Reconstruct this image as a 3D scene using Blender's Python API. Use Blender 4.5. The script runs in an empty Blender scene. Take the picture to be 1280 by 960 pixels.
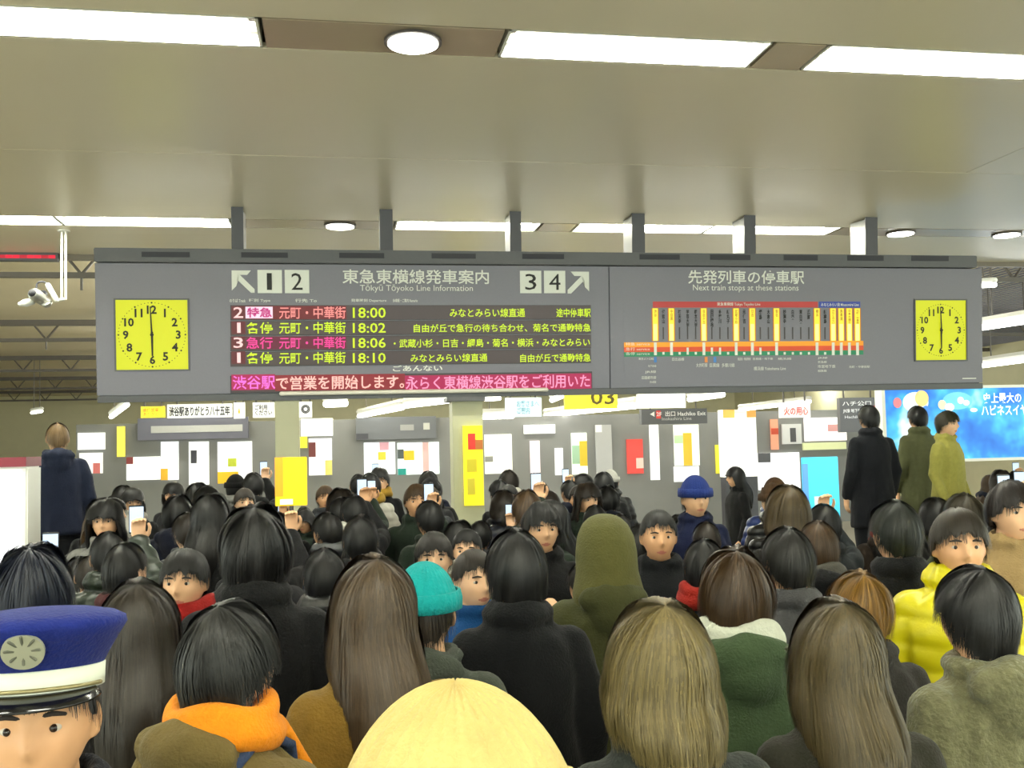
import bpy, bmesh, math, random
import numpy as np
from mathutils import Vector, Matrix

random.seed(7)
rng = np.random.default_rng(7)
SC = bpy.context.scene
COL = SC.collection
PI = math.pi

# ------------------------------------------------------------------ camera
F = 1250.0
_X = np.array([7140.0, 100.0, -F]); _X /= np.linalg.norm(_X)
_Z = np.cross([0, -75.0, -F], [7140.0, 100.0, -F]); _Z /= np.linalg.norm(_Z)
if _Z[1] < 0: _Z = -_Z
_Y = np.cross(_Z, _X)
R = np.stack([_X, _Y, _Z])
CAM = np.array([0.0, 0.0, 2.0])
cd = bpy.data.cameras.new('camera'); cam = bpy.data.objects.new('camera', cd); COL.objects.link(cam)
cd.sensor_width = 36.0; cd.lens = F / 1280.0 * 36.0; cd.clip_end = 200
mw = Matrix.Identity(4)
for i in range(3):
    for j in range(3): mw[i][j] = float(R[i, j])
    mw[i][3] = float(CAM[i])
cam.matrix_world = mw
SC.camera = cam

def ray(px, py): return R @ np.array([px - 640.0, 480.0 - py, -F])
def on_y(px, py, y):
    d = ray(px, py); return CAM + d * (y / d[1])
def on_z(px, py, z):
    d = ray(px, py); return CAM + d * ((z - CAM[2]) / d[2])
def proj(p):
    c = R.T @ (np.array(p, float) - CAM); return 640 + F * c[0] / -c[2], 480 - F * c[1] / -c[2]

# ------------------------------------------------------------------ world, exposure
w = bpy.data.worlds.new('world'); SC.world = w; w.use_nodes = True
w.node_tree.nodes['Background'].inputs[0].default_value = (0.92, 1.0, 0.86, 1)
w.node_tree.nodes['Background'].inputs[1].default_value = 1.9
SC.view_settings.view_transform = 'Standard'; SC.view_settings.look = 'None'
SC.view_settings.gamma = 1; SC.view_settings.use_curve_mapping = False
SC.view_settings.exposure = 1.1
EK = 0.45        # screens and signs are set for exposure 0 and scaled by this
TUBE = 50.0      # strength of a fluorescent tube
CZ = 3.9         # ceiling height

# ------------------------------------------------------------------ helpers
def srgb(*c):
    o = []
    for v in c:
        v = v / 255.0
        o.append(v / 12.92 if v <= .04045 else ((v + .055) / 1.055) ** 2.4)
    return tuple(o) + (1.0,)

MATS = {}
def mat(name, col, rough=.6, metal=0.0, spec=.5, noise=0.0, scale=20.0, bump=0.0, bscale=80.0, emit=0.0, sheen=0.0, stretch=None, coat=0.0):
    if name in MATS: return MATS[name]
    m = bpy.data.materials.new(name); m.use_nodes = True
    nt = m.node_tree; b = nt.nodes['Principled BSDF']
    b.inputs['Base Color'].default_value = col
    b.inputs['Roughness'].default_value = rough; b.inputs['Metallic'].default_value = metal
    b.inputs['Specular IOR Level'].default_value = spec
    if sheen: b.inputs['Sheen Weight'].default_value = sheen
    if coat: b.inputs['Coat Weight'].default_value = coat
    if emit:
        b.inputs['Emission Color'].default_value = col; b.inputs['Emission Strength'].default_value = emit * EK
    if noise or bump:
        tc = nt.nodes.new('ShaderNodeTexCoord'); mp = nt.nodes.new('ShaderNodeMapping')
        nt.links.new(tc.outputs['Object'], mp.inputs[0])
        if stretch: mp.inputs['Scale'].default_value = stretch
    if noise:
        n = nt.nodes.new('ShaderNodeTexNoise'); n.inputs['Scale'].default_value = scale; n.inputs['Detail'].default_value = 4
        nt.links.new(mp.outputs[0], n.inputs['Vector'])
        mx = nt.nodes.new('ShaderNodeMix'); mx.data_type = 'RGBA'
        mx.inputs[6].default_value = tuple(max(0, c * (1 - noise)) for c in col[:3]) + (1,)
        mx.inputs[7].default_value = tuple(min(1, c * (1 + noise)) for c in col[:3]) + (1,)
        nt.links.new(n.outputs['Fac'], mx.inputs[0]); nt.links.new(mx.outputs[2], b.inputs['Base Color'])
        if emit: nt.links.new(mx.outputs[2], b.inputs['Emission Color'])
    if bump:
        n2 = nt.nodes.new('ShaderNodeTexNoise'); n2.inputs['Scale'].default_value = bscale; n2.inputs['Detail'].default_value = 3
        nt.links.new(mp.outputs[0], n2.inputs['Vector'])
        bp = nt.nodes.new('ShaderNodeBump'); bp.inputs['Strength'].default_value = bump; bp.inputs['Distance'].default_value = .01
        nt.links.new(n2.outputs['Fac'], bp.inputs['Height']); nt.links.new(bp.outputs[0], b.inputs['Normal'])
    MATS[name] = m; return m

def cloth(rgb, kind='wool'):
    k = 'cloth_%s_%d_%d_%d' % ((kind,) + tuple(rgb))
    c = srgb(*rgb)
    c = tuple(v * (.34 + .4 * min(1, max(c[:3]))) for v in c[:3]) + (1,)
    if kind == 'down': return mat(k, c, .42, noise=.15, scale=6, bump=.25, bscale=25)
    if kind == 'fleece': return mat(k, c, .95, noise=.4, scale=40, bump=1.0, bscale=60, sheen=.15)
    return mat(k, c, .9, spec=.25, noise=.2, scale=30, bump=.4, bscale=150, sheen=.05)

def hair_mat(rgb):
    k = 'hair_%d_%d_%d' % tuple(rgb)  # strand colours vary from hair to hair
    if k in MATS: return MATS[k]
    m = bpy.data.materials.new(k); m.use_nodes = True; nt = m.node_tree; b = nt.nodes['Principled BSDF']
    c = tuple(v * (.42 if sum(rgb) < 150 else .55) for v in srgb(*rgb)[:3])
    g = nt.nodes.new('ShaderNodeNewGeometry'); mx = nt.nodes.new('ShaderNodeMix'); mx.data_type = 'RGBA'
    mx.inputs[6].default_value = tuple(v * .7 for v in c[:3]) + (1,); mx.inputs[7].default_value = tuple(min(1, v * 1.4) for v in c[:3]) + (1,)
    nt.links.new(g.outputs['Random Per Island'], mx.inputs[0]); nt.links.new(mx.outputs[2], b.inputs['Base Color'])
    b.inputs['Roughness'].default_value = .48; b.inputs['Specular IOR Level'].default_value = .45
    MATS[k] = m; return m

def emis(name, rgb, s=1.0):
    if not name.startswith(('lamp', 'batten')): s *= EK
    if name in MATS: return MATS[name]
    m = bpy.data.materials.new(name); m.use_nodes = True; b = m.node_tree.nodes['Principled BSDF']
    c = srgb(*rgb); b.inputs['Base Color'].default_value = tuple(v * .3 for v in c[:3]) + (1,)
    b.inputs['Emission Color'].default_value = c; b.inputs['Emission Strength'].default_value = s
    MATS[name] = m; return m

def link(o, parent=None):
    COL.objects.link(o)
    if parent is not None: o.parent = parent
    return o

class MB:
    def __init__(s): s.v = []; s.f = []
    def quad(s, a, b, c, d):
        n = len(s.v); s.v += [tuple(map(float, p)) for p in (a, b, c, d)]; s.f.append((n, n + 1, n + 2, n + 3)); return s
    def box(s, x0, x1, y0, y1, z0, z1):
        if x0 > x1: x0, x1 = x1, x0
        if y0 > y1: y0, y1 = y1, y0
        if z0 > z1: z0, z1 = z1, z0
        n = len(s.v)
        s.v += [(x, y, z) for z in (z0, z1) for y in (y0, y1) for x in (x0, x1)]
        s.f += [tuple(n + i for i in f) for f in ((0, 2, 3, 1), (4, 5, 7, 6), (0, 1, 5, 4), (2, 6, 7, 3), (0, 4, 6, 2), (1, 3, 7, 5))]
        return s
    def tube(s, pts, rad, seg=10, flat=1.0):
        v, f = tube_np(np.array(pts, float), rad, seg, flat)
        n = len(s.v); s.v += [tuple(p) for p in v]; s.f += [tuple(n + i for i in q) for q in f]; return s
    def disc(s, c, r, ax='y', th=.01, seg=32, rx=None):
        rx = rx or r; n = len(s.v); cx, cy, cz = c
        for o in (0, th):
            for k in range(seg):
                a = 2 * PI * k / seg; u, w_ = rx * math.cos(a), r * math.sin(a)
                s.v.append({'y': (cx + u, cy + o, cz + w_), 'z': (cx + u, cy + w_, cz + o), 'x': (cx + o, cy + u, cz + w_)}[ax])
        s.f.append(tuple(range(n, n + seg))); s.f.append(tuple(range(n + 2 * seg - 1, n + seg - 1, -1)))
        for k in range(seg):
            k2 = (k + 1) % seg; s.f.append((n + k, n + seg + k, n + seg + k2, n + k2))
        return s
    def build(s, name, m, parent=None, smooth=False, bevel=0.0, loc=None):
        me = bpy.data.meshes.new(name); me.from_pydata(s.v, [], s.f); me.update()
        bm = bmesh.new(); bm.from_mesh(me); bmesh.ops.recalc_face_normals(bm, faces=bm.faces)
        if bevel: bmesh.ops.bevel(bm, geom=bm.edges[:], offset=bevel, segments=2, affect='EDGES', clamp_overlap=True)
        bm.to_mesh(me); bm.free()
        if smooth: me.shade_smooth()
        me.materials.append(m)
        o = bpy.data.objects.new(name, me)
        if loc is not None: o.location = loc
        return link(o, parent)

def tube_np(P, rad, seg=10, flat=1.0, caps=True):
    """smooth tube round a polyline: one radius per point, hemispherical ends"""
    n = len(P); rad = np.broadcast_to(np.array(rad, float), (n,)).copy()
    T = np.zeros_like(P); T[1:-1] = P[2:] - P[:-2]; T[0] = P[1] - P[0]; T[-1] = P[-1] - P[-2]
    T /= np.linalg.norm(T, axis=1)[:, None] + 1e-9
    if caps:
        C = [0, .5, .87]
        pp = [P[0] - T[0] * rad[0] * c for c in (.95, .7, .35)] + list(P) + [P[-1] + T[-1] * rad[-1] * c for c in (.35, .7, .95)]
        rr = [rad[0] * c for c in (.3, .7, .94)] + list(rad) + [rad[-1] * c for c in (.94, .7, .3)]
        tt = [T[0]] * 3 + list(T) + [T[-1]] * 3
        P, rad, T = np.array(pp), np.array(rr), np.array(tt)
    ref = np.array([0, 1.0, 0]) if abs(T[0][1]) < .9 else np.array([1.0, 0, 0])
    V = []; u = None
    for p, r, t in zip(P, rad, T):
        a = ref if u is None else u
        a = a - t * np.dot(a, t); a /= np.linalg.norm(a); u = a; b = np.cross(t, a)
        for k in range(seg):
            an = 2 * PI * k / seg
            V.append(p + r * (math.cos(an) * a * flat + math.sin(an) * b))
    Fc = []
    m = len(P)
    for i in range(m - 1):
        for k in range(seg):
            k2 = (k + 1) % seg; Fc.append((i * seg + k, i * seg + k2, (i + 1) * seg + k2, (i + 1) * seg + k))
    Fc.append(tuple(range(seg - 1, -1, -1))); Fc.append(tuple((m - 1) * seg + k for k in range(seg)))
    return V, Fc

def empty(name, loc=(0, 0, 0), rz=0.0, label=None, cat=None, group=None, scale=1.0):
    o = bpy.data.objects.new(name, None); COL.objects.link(o); o.empty_display_size = .1
    o.location = loc; o.rotation_euler = (0, 0, rz); o.scale = (scale,) * 3
    tag(o, label, cat, group); return o
def tag(o, label=None, cat=None, group=None, kind=None):
    if label: o['label'] = label
    if cat: o['category'] = cat
    if group: o['group'] = group
    if kind: o['kind'] = kind
    return o

def text_mesh(body, bold=0.0, res=2):
    c = bpy.data.curves.new('t', 'FONT'); c.body = body; c.resolution_u = res; c.offset = bold; c.align_x = 'LEFT'
    o = bpy.data.objects.new('t', c); COL.objects.link(o)
    dg = bpy.context.evaluated_depsgraph_get()
    me = bpy.data.meshes.new_from_object(o.evaluated_get(dg))
    bpy.data.objects.remove(o); bpy.data.curves.remove(c)
    return me
def put_text(name, body, m, parent, x0, x1, z0, z1, y, bold=0.0, keep=False, rot=None, res=2):
    """letters as a thin mesh filling the box x0..x1, z0..z1 on a plane facing -Y at depth y"""
    me = text_mesh(body, bold, res); me.name = name
    n = len(me.vertices); co = np.empty(n * 3); me.vertices.foreach_get('co', co); co = co.reshape(-1, 3)
    if n == 0: return None
    if rot: co[:, [0, 1]] = np.stack([co[:, 1] * -rot, co[:, 0] * rot], 1)
    mn, mx_ = co.min(0), co.max(0); s = (x1 - x0) / max(1e-6, mx_[0] - mn[0]); t = (z1 - z0) / max(1e-6, mx_[1] - mn[1])
    if keep: s = t = min(s, t)
    cx, cz = (x0 + x1) / 2, (z0 + z1) / 2; mid = (mn + mx_) / 2
    out = np.stack([cx + (co[:, 0] - mid[0]) * s, np.full(n, y), cz + (co[:, 1] - mid[1]) * t], 1)
    me.vertices.foreach_set('co', out.ravel()); me.materials.clear(); me.materials.append(m); me.update()
    o = bpy.data.objects.new(name, me); return link(o, parent)

def struct(o, label=None, cat=None):
    o['kind'] = 'structure'
    return o

# ------------------------------------------------------------------ materials
M_ceil = mat('ceiling_metal', srgb(226, 218, 194), .33, spec=.55, noise=.05, scale=.7, bump=.02, bscale=6)
M_gap = mat('satin_panel', srgb(186, 172, 150), .25, metal=.25, noise=.04, scale=3)
M_white = mat('white_enamel', srgb(236, 236, 228), .4, noise=.02, scale=5)
M_rim = mat('dark_rim', srgb(66, 60, 58), .5, noise=.1)
M_sign = mat('sign_grey', srgb(116, 115, 126), .42, noise=.05, scale=60, spec=.5)
M_rail = mat('sign_rail', srgb(84, 85, 88), .45, noise=.05, scale=40)
M_dark = mat('dark_slot', srgb(44, 44, 52), .6, noise=.1)
M_post = mat('post_grey', srgb(72, 72, 78), .45, noise=.08, scale=15)
M_steel = mat('brushed_steel', srgb(170, 170, 165), .3, metal=.6, noise=.1, stretch=(1, 20, 20))
M_roof = mat('roof_deck', srgb(224, 214, 186), .6, noise=.07, scale=1.5)
M_truss = mat('truss_paint', srgb(92, 86, 80), .5, noise=.1, scale=8)
M_plaster = mat('plaster', srgb(214, 210, 176), .8, noise=.06, scale=3, bump=.1)
M_col = mat('column_paint', srgb(176, 178, 150), .5, noise=.05, scale=4)
M_floor = mat('floor_tile', srgb(150, 144, 128), .35, noise=.12, scale=12)
M_conc = mat('concrete', srgb(120, 118, 108), .8, noise=.15, scale=9, bump=.3)
M_tube = emis('lamp_tube', (255, 255, 240), TUBE)
M_disc = emis('lamp_disc', (255, 253, 238), 6.0)
M_text = mat('sign_lettering', srgb(226, 228, 220), .5, noise=.02)
M_ink = mat('black_ink', srgb(24, 24, 22), .6, noise=.05)
M_clock = emis('clock_yellow', (226, 232, 12), .68)

# ------------------------------------------------------------------ the setting
struct(MB().box(-16, 18, -8, 44, -.1, 0).build('floor', M_floor))
struct(MB().box(-16, 18, 43.5, 43.7, 0, 4.5).build('wall_back', M_plaster))
struct(MB().box(-16.2, -16, 14, 43.7, 0, 4.5).build('wall_left', M_plaster))
struct(MB().box(18, 18.2, 14, 43.7, 0, 4.5).build('wall_right', M_plaster))
ceil = struct(MB().box(-10, 14, -8, 10.05, CZ + .16, CZ + .22).build('ceiling', M_roof))
STRIPS = (-3.55, .52, 4.42, 8.38)      # near edge of each lamp trough (0.33 wide)
def panel(x0, x1, y0, y1, m=M_ceil, z=CZ, th=.03):
    return MB().box(x0, x1, y0, y1, z, z + th).build('ceiling_panel', m, ceil)
hx = float(on_z(1205, 217, CZ)[0])
panel(-10, 14, -8, -3.56)
panel(-10, 14, -3.21, .51)
panel(-10, 14, .86, 2.60); panel(-10, 14, 2.608, 4.41)
panel(-10, hx - .004, 4.76, 6.530); panel(hx + .004, 14, 4.76, 6.530)
panel(-10, 14, 6.540, 8.37)
panel(-10, 14, 8.72, 9.98)
MB().box(-10, 14, 9.985, 10.05, CZ - .05, CZ + .19).build('ceiling_edge_beam', mat('edge_beam', srgb(120, 112, 100), .5, noise=.05), ceil)

def ceiling_light(x0, x1, y0, label, group=None):
    t = empty('ceiling_light', ((x0 + x1) / 2, y0 + .165, CZ), 0, label, 'light', group)
    h = (x1 - x0) / 2; d = .165
    m = MB(); m.box(-h, h, -d, d, .12, .135); m.box(-h, h, -d, -d + .012, 0, .12); m.box(-h, h, d - .012, d, 0, .12)
    m.box(-h, -h + .012, -d, d, 0, .12); m.box(h - .012, h, -d, d, 0, .12); m.build('housing', M_white, t)
    for s in (-1, 1):
        MB().tube([(-h + .05, s * .075, .06), (h - .05, s * .075, .06)], .016, 10).build('tube', M_tube, t, True)
        for e in (-1, 1):
            MB().box(e * (h - .03) - .018, e * (h - .03) + .018, s * .075 - .02, s * .075 + .02, .03, .12).build('socket', M_steel, t)
    return t
def gap_panel(x0, x1, y0, discs, name):
    p = MB().box(x0 + .006, x1 - .006, y0 + .006, y0 + .324, CZ - .001, CZ + .025).build('ceiling_panel', M_gap, ceil)
    for i, dx in enumerate(discs):
        t = empty('downlight', (dx, y0 + .165, CZ - .004), 0, name[i], 'light', 'round downlights in the ceiling strips')
        MB().disc((0, 0, -.012), .135, 'z', .012, 40).build('rim', M_rim, t)
        MB().disc((0, 0, -.018), .118, 'z', .012, 40).build('diffuser', M_disc, t)
def strip(y0, spans, gaps):
    for x0, x1, lab in spans: ceiling_light(x0 + .004, x1 - .004, y0, lab, 'fluorescent lights in the ceiling troughs')
    for x0, x1, ds, nm in gaps: gap_panel(x0, x1, y0, ds, nm)
Y1, Y2 = STRIPS[2], STRIPS[3]
strip(Y1, [(-2.94, -1.63, 'fluorescent trough light at the upper left edge of the near ceiling strip'),
           (-1.63, -.32, 'near fluorescent trough light ending beside the reddish panel with round downlight'),
           (.80, 2.10, 'near fluorescent trough light right of the big round downlight'),
           (2.39, 3.69, 'near fluorescent trough light in the upper right corner')],
      [(-.31, .79, (.373,), ('biggest round downlight, in the near ceiling strip',)), (2.11, 2.38, (), ()), (3.70, 14, (), ()), (-10, -2.95, (), ())])
strip(Y2, [(-3.55, -2.21, 'far strip fluorescent light at the left edge above the security camera'),
           (-2.21, -.85, 'far strip fluorescent light just left of the first hanger post'),
           (.51, 1.77, 'far strip fluorescent light behind the second and third hanger posts'),
           (2.10, 3.34, 'far strip fluorescent light behind the fourth hanger post'),
           (3.34, 4.57, 'far strip fluorescent light between fifth and sixth hanger posts')],
      [(-.84, .50, (.045,), ('small round downlight above the left half of the signboard',)), (1.78, 2.09, (), ()),
       (4.58, 14, (5.25, 6.36), ('round downlight right of the last hanger post', 'round downlight at the far right edge of the photo')), (-10, -3.56, (), ())])
for yy, nm in ((STRIPS[1], 'overhead'), (STRIPS[0], 'rear')):
    for k in range(5):
        x0 = -5 + k * 2.3
        ceiling_light(x0, x0 + 1.3, yy, '%s fluorescent trough light behind the viewer, number %s from the left' % (nm, ('one', 'two', 'three', 'four', 'five')[k]), 'fluorescent lights in the ceiling troughs')

# open roof beyond the low ceiling: ribbed deck on trusses
deck = MB(); deck.box(-16, 18, 10.05, 43.6, 4.42, 4.5)
roof = struct(deck.build('ceiling_deck', M_roof)); roof.name = 'ceiling'
ribs = MB()
for k in range(100): ribs.box(3 + k * .15, 3.05 + k * .15, 10.06, 43.5, 4.405, 4.42)
ro = ribs.build('deck_rib', mat('deck_rib', srgb(120, 122, 140), .5, noise=.06), roof); ro['kind'] = 'stuff'
for i, ty in enumerate((11.8, 18.5, 25.2, 32.0, 38.8)):
    t = empty('roof_truss', (0, ty, 4.0), 0, ('nearest brown roof truss with V webs behind the signboard', 'second brown roof truss back, under the ribbed deck',
        'third brown roof truss back, seen left of the signboard', 'fourth roof truss back, thin line low at left', 'farthest roof truss near the back wall')[i], 'truss', 'roof trusses')
    MB().box(-16, 18, -.05, .05, .26, .36).build('top_chord', M_truss, t)
    MB().box(-16, 18, -.03, .03, -.02, .04).build('bottom_chord', M_truss, t)
    ax = float(on_y(102 if i == 0 else 58, 357, ty)[0]) if i < 2 else -2.0
    st = 1.06
    k0 = int((-15 - ax) / st); web = MB()
    for k in range(k0, int((17 - ax) / st)):
        x = ax + k * st
        for s in (-1, 1):
            wv = MB().tube([(x, 0, .02), (x + s * .2, 0, .27)], .018, 6)
            wv.build('web_bar', M_truss, t)
    for k in (0, 5, 9): MB().box(ax + k * st - .012, ax + k * st + .012, -.012, .012, -.16, -.02).build('hanger_rod', M_truss, t)

# red led strip sign hung from the ceiling edge, left
p0, p1 = on_y(-60, 316, 9.9), on_y(72, 325, 9.9)
t = empty('led_strip_sign', ((p0[0] + p1[0]) / 2, 9.9, p1[2]), 0, 'red glowing led strip at the ceiling edge above the security camera', 'sign')
hw, hh = (p1[0] - p0[0]) / 2, p0[2] - p1[2]
MB().box(-hw, hw, 0, .06, -.01, hh + .01).build('housing', M_rail, t)
for k in range(14):
    x = -hw + .05 + k * (2 * hw - .1) / 13
    MB().box(x - .03, x + .03, -.004, .002, .015, hh - .015).build('lamp', emis('led_red_a' if k % 3 else 'led_red_b', (235, 25, 60), 1.1 if k % 3 else .5), t)

# ------------------------------------------------------------------ the signboard
TILT = math.radians(4)
SA = on_y(118, 310, 8.0)
SU = np.array([1.0, 0, 0]); SV = np.array([0, math.sin(TILT), -math.cos(TILT)]); SN = np.cross(SU, SV)
def S(px, py):
    d = ray(px, py); k = np.dot(SA - CAM, SN) / np.dot(d, SN); p = CAM + d * k - SA
    return float(np.dot(p, SU)), -float(np.dot(p, SV))      # local x, local z (negative down)
sign = empty('signboard', tuple(SA), 0, 'wide dark grey hanging station signboard with two yellow clocks and departure display', 'signboard')
sign.rotation_euler = (TILT, 0, 0)
def sbox(name, px0, py0, px1, py1, y0, y1, m, parent=sign, bevel=0.0):
    a = S(px0, (py0 + py1) / 2); b = S(px1, (py0 + py1) / 2); c = S((px0 + px1) / 2, py0); d = S((px0 + px1) / 2, py1)
    return MB().box(a[0], b[0], y0, y1, d[1], c[1]).build(name, m, parent, bevel=bevel)
W0, W1 = 0.0, S(1228, 410)[0]
zt, zb = S(118, 328)[1], S(118, 498)[1]
xs = S(762, 410)[0]
MB().box(W0 + .01, W1 - .01, .03, .36, zb, zt).build('housing', M_rail, sign, bevel=.008)
MB().box(W0, xs - .003, -.0, .03, zb + .02, zt - .004).build('face_panel', M_sign, sign, bevel=.003)
MB().box(xs + .003, W1, -.0, .03, zb + .02, zt - .004).build('face_panel', M_sign, sign, bevel=.003)
MB().box(W0, S(1219, 326)[0], -.03, .34, zt + .004, 0).build('top_rail', M_rail, sign, bevel=.006)
MB().box(W0 + .005, W1 - .005, -.012, .1, zb - .035, zb + .016).build('bottom_rail', M_rail, sign, bevel=.005)
a, b = S(352, 490), S(682, 489)
MB().tube([(a[0], -.035, (a[1] + b[1]) / 2), (b[0], -.035, (a[1] + b[1]) / 2)], .017, 12).build('bottom_tube', mat('pale_tube', srgb(225, 218, 205), .35, noise=.03), sign, True)
for x0, x1 in ((178, 238), (302, 360), (424, 480), (539, 594), (652, 704), (798, 848), (886, 936), (978, 1020), (1057, 1102), (1137, 1183)):
    yc = 319 + (x0 - 178) * .005
    sbox('vent_slot', x0, yc - 3.5 + .0, x1, yc + 3.0, -.034, -.028, M_dark)
# hanger posts
for x0, x1 in ((290, 305), (475, 491), (637, 651), (789, 805), (929, 943), (1080, 1095)):
    a, b = S(x0, 311), S(x1, 311)
    h = CZ - SA[2]
    MB().box(a[0], b[0], -.03, -.02 + .0, 0, (h + .0) / math.cos(TILT)).build('hanger_post', M_post, sign)
    MB().box(a[0] + .004, b[0] - .004, -.02, .24, 0, (h - .02) / math.cos(TILT)).build('hanger_post', mat('post_side', srgb(150, 150, 150), .4, metal=.3, noise=.05), sign)

# clocks
def clock(px0, py0, px1, py1):
    cx = (px0 + px1) / 2; cy = (py0 + py1) / 2
    x0, x1 = S(px0, cy)[0], S(px1, cy)[0]; z1, z0 = S(cx, py0)[1], S(cx, py1)[1]
    X, Z = (x0 + x1) / 2, (z0 + z1) / 2; r = min(x1 - x0, z1 - z0) / 2
    f = MB(); t_ = .012
    f.box(x0 - t_, x0, -.012, .0, z0 - t_, z1 + t_); f.box(x1, x1 + t_, -.012, .0, z0 - t_, z1 + t_)
    f.box(x0, x1, -.012, .0, z0 - t_, z0); f.box(x0, x1, -.012, .0, z1, z1 + t_)
    f.build('clock_frame', M_rail, sign)
    c = MB().box(x0, x1, -.004, .0, z0, z1).build('clock_face', M_clock, sign)
    for k in range(1, 13):
        an = PI / 2 - k * PI / 6; nx, nz = X + math.cos(an) * r * .73, Z + math.sin(an) * r * .73; h = r * .125
        wd = h * (1.5 if k > 9 else .8)
        put_text('numeral', str(k), M_ink, c, nx - wd, nx + wd, nz - h, nz + h, -.006, bold=.032, keep=True)
    tk = MB()
    for k in range(60):
        an = PI * k / 30; rr = r * .93; big = k % 5 == 0; q = r * (.026 if big else .014)
        tk.disc((X + math.cos(an) * rr, -.006, Z + math.sin(an) * rr), q, 'y', .001, 8)
    tk.build('minute_dots', M_ink, c)
    def hand(name, ang, L, w0, w1, y):
        a_ = PI / 2 - ang; d = np.array([math.cos(a_), math.sin(a_)]); n = np.array([-d[1], d[0]])
        P = [(-.14 * L, w0), (L, w1)]; m = MB()
        q = []
        for l, ww in P:
            for s_ in (-1, 1): q.append((X + d[0] * l + n[0] * ww * s_, Z + d[1] * l + n[1] * ww * s_))
        m.v = [(p[0], yy, p[1]) for yy in (y, y - .003) for p in q]
        m.f = [(0, 1, 3, 2), (4, 6, 7, 5), (0, 4, 5, 1), (2, 3, 7, 6), (0, 2, 6, 4), (1, 5, 7, 3)]
        m.build(name, M_ink, c)
    hand('hour_hand', math.radians(179.5), r * .62, r * .035, r * .022, -.010)
    hand('minute_hand', math.radians(-2.5), r * .82, r * .028, r * .014, -.015)
    MB().disc((X, -.02, Z), r * .05, 'y', .012, 20).build('hub', M_ink, c)
clock(145, 375, 235, 462); clock(1144, 375.5, 1207, 450)

def stext(body, px0, py0, px1, py1, m=M_text, parent=sign, y=-.004, bold=.012, name='lettering', **k):
    cx, cy = (px0 + px1) / 2, (py0 + py1) / 2
    return put_text(name, body, m, parent, S(px0, cy)[0], S(px1, cy)[0], S(cx, py1)[1], S(cx, py0)[1], y, bold=bold, **k)
# platform number squares and arrows
for x0, y0, x1, y1, n in ((322, 337.5, 352.5, 366.5, '1'), (356, 337.5, 386.5, 366.5, '2'), (650, 338.5, 676.5, 366.5, '3'), (680, 338.5, 706.5, 366.5, '4')):
    sq = sbox('number_plate', x0, y0, x1, y1, -.005, 0, M_text)
    stext(n, (x0 + x1) / 2 - (3.6 if n == '1' else 7), y0 + 4, (x0 + x1) / 2 + (2.6 if n == '1' else 7), y1 - 4, M_ink, sq, -.008, 0.0, 'numeral')
def arrow(px0, py0, px1, py1, flip):
    x0, x1 = S(px0, py0)[0], S(px1, py0)[0]; z1, z0 = S(px0, py0)[1], S(px0, py1)[1]
    P = [(0, 1), (0.85, 1), (.68, .8), (.36, .8), (1.0, .16), (1.0, 0), (.84, 0), (.2, .62), (.2, .3), (0, .1)]
    m = MB(); n = len(P)
    for yy in (-.005, 0):
        for u, v in P:
            u = 1 - u if flip else u; m.v.append((x0 + (x1 - x0) * u, yy, z0 + (z1 - z0) * v))
    # fan triangulation as three convex pieces
    m.f = [(0, 1, 2, 3, 8, 9), (0, 8, 9), (3, 4, 5, 6, 7, 8)]
    m.f = [(0, 1, 2, 3), (0, 3, 8), (0, 8, 9), (3, 4, 5, 6, 7), (3, 7, 8)]
    m.build('arrow', M_text, sign)
arrow(289.5, 338, 318, 366, False); arrow(709, 339.5, 736, 367, True)
stext('東急東横線発車案内', 428, 337, 611, 355)
stext('Tōkyū Tōyoko Line Information', 450, 356, 591, 366, bold=0)
stext('先発列車の停車駅', 860, 338, 1005, 355)
stext('Next train stops at these stations', 866, 356, 998, 365.5, bold=0)
for b_, x0, x1 in (('のりば Track', 287, 307), ('種別 Type', 311, 338), ('行先 To', 369, 396), ('発車時刻 Departure', 439, 483), ('停車駅・ご案内 Remarks', 491, 522)):
    stext(b_, x0, 373.5, x1, 378, bold=.01)
stext('ごあんない', 491, 456.5, 553, 464, bold=.02)

# led rows
L_yg = emis('led_yellow_green', (205, 235, 20), 1.0)
L_red = emis('led_red', (255, 120, 120), 1.0)
L_pk = emis('led_pink', (245, 60, 150), 1.0)
L_wh = emis('led_pale', (255, 205, 205), 1.0)
L_bg = mat('led_panel_dark', srgb(58, 40, 44), .35, noise=.1, scale=200)
B_red = emis('led_glow_red', (150, 18, 40), .8)
B_mag = emis('led_glow_magenta', (175, 8, 80), .8)
M_ledframe = mat('led_frame', srgb(40, 38, 42), .4, noise=.05)
rows = [(381.5, 400.0), (400.8, 418.6), (419.4, 437.4), (438.2, 456.0)]
spec = [('2', L_wh, '特急', L_wh, L_wh, '18:00', [('みなとみらい線直通', 562, 656), ('途中停車駅', 695, 738)], B_red),
        ('1', L_wh, '各停', L_yg, L_yg, '18:02', [('自由が丘で急行の待ち合わせ、菊名で通勤特急', 517, 738)], None),
        ('3', L_wh, '急行', L_pk, L_pk, '18:06', [('・武蔵小杉・日吉・綱島・菊名・横浜・みなとみらい', 492, 737)], B_mag),
        ('1', L_wh, '各停', L_yg, L_yg, '18:10', [('みなとみらい線直通', 513, 609), ('自由が丘で通勤特急', 650, 738)], None)]
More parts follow.
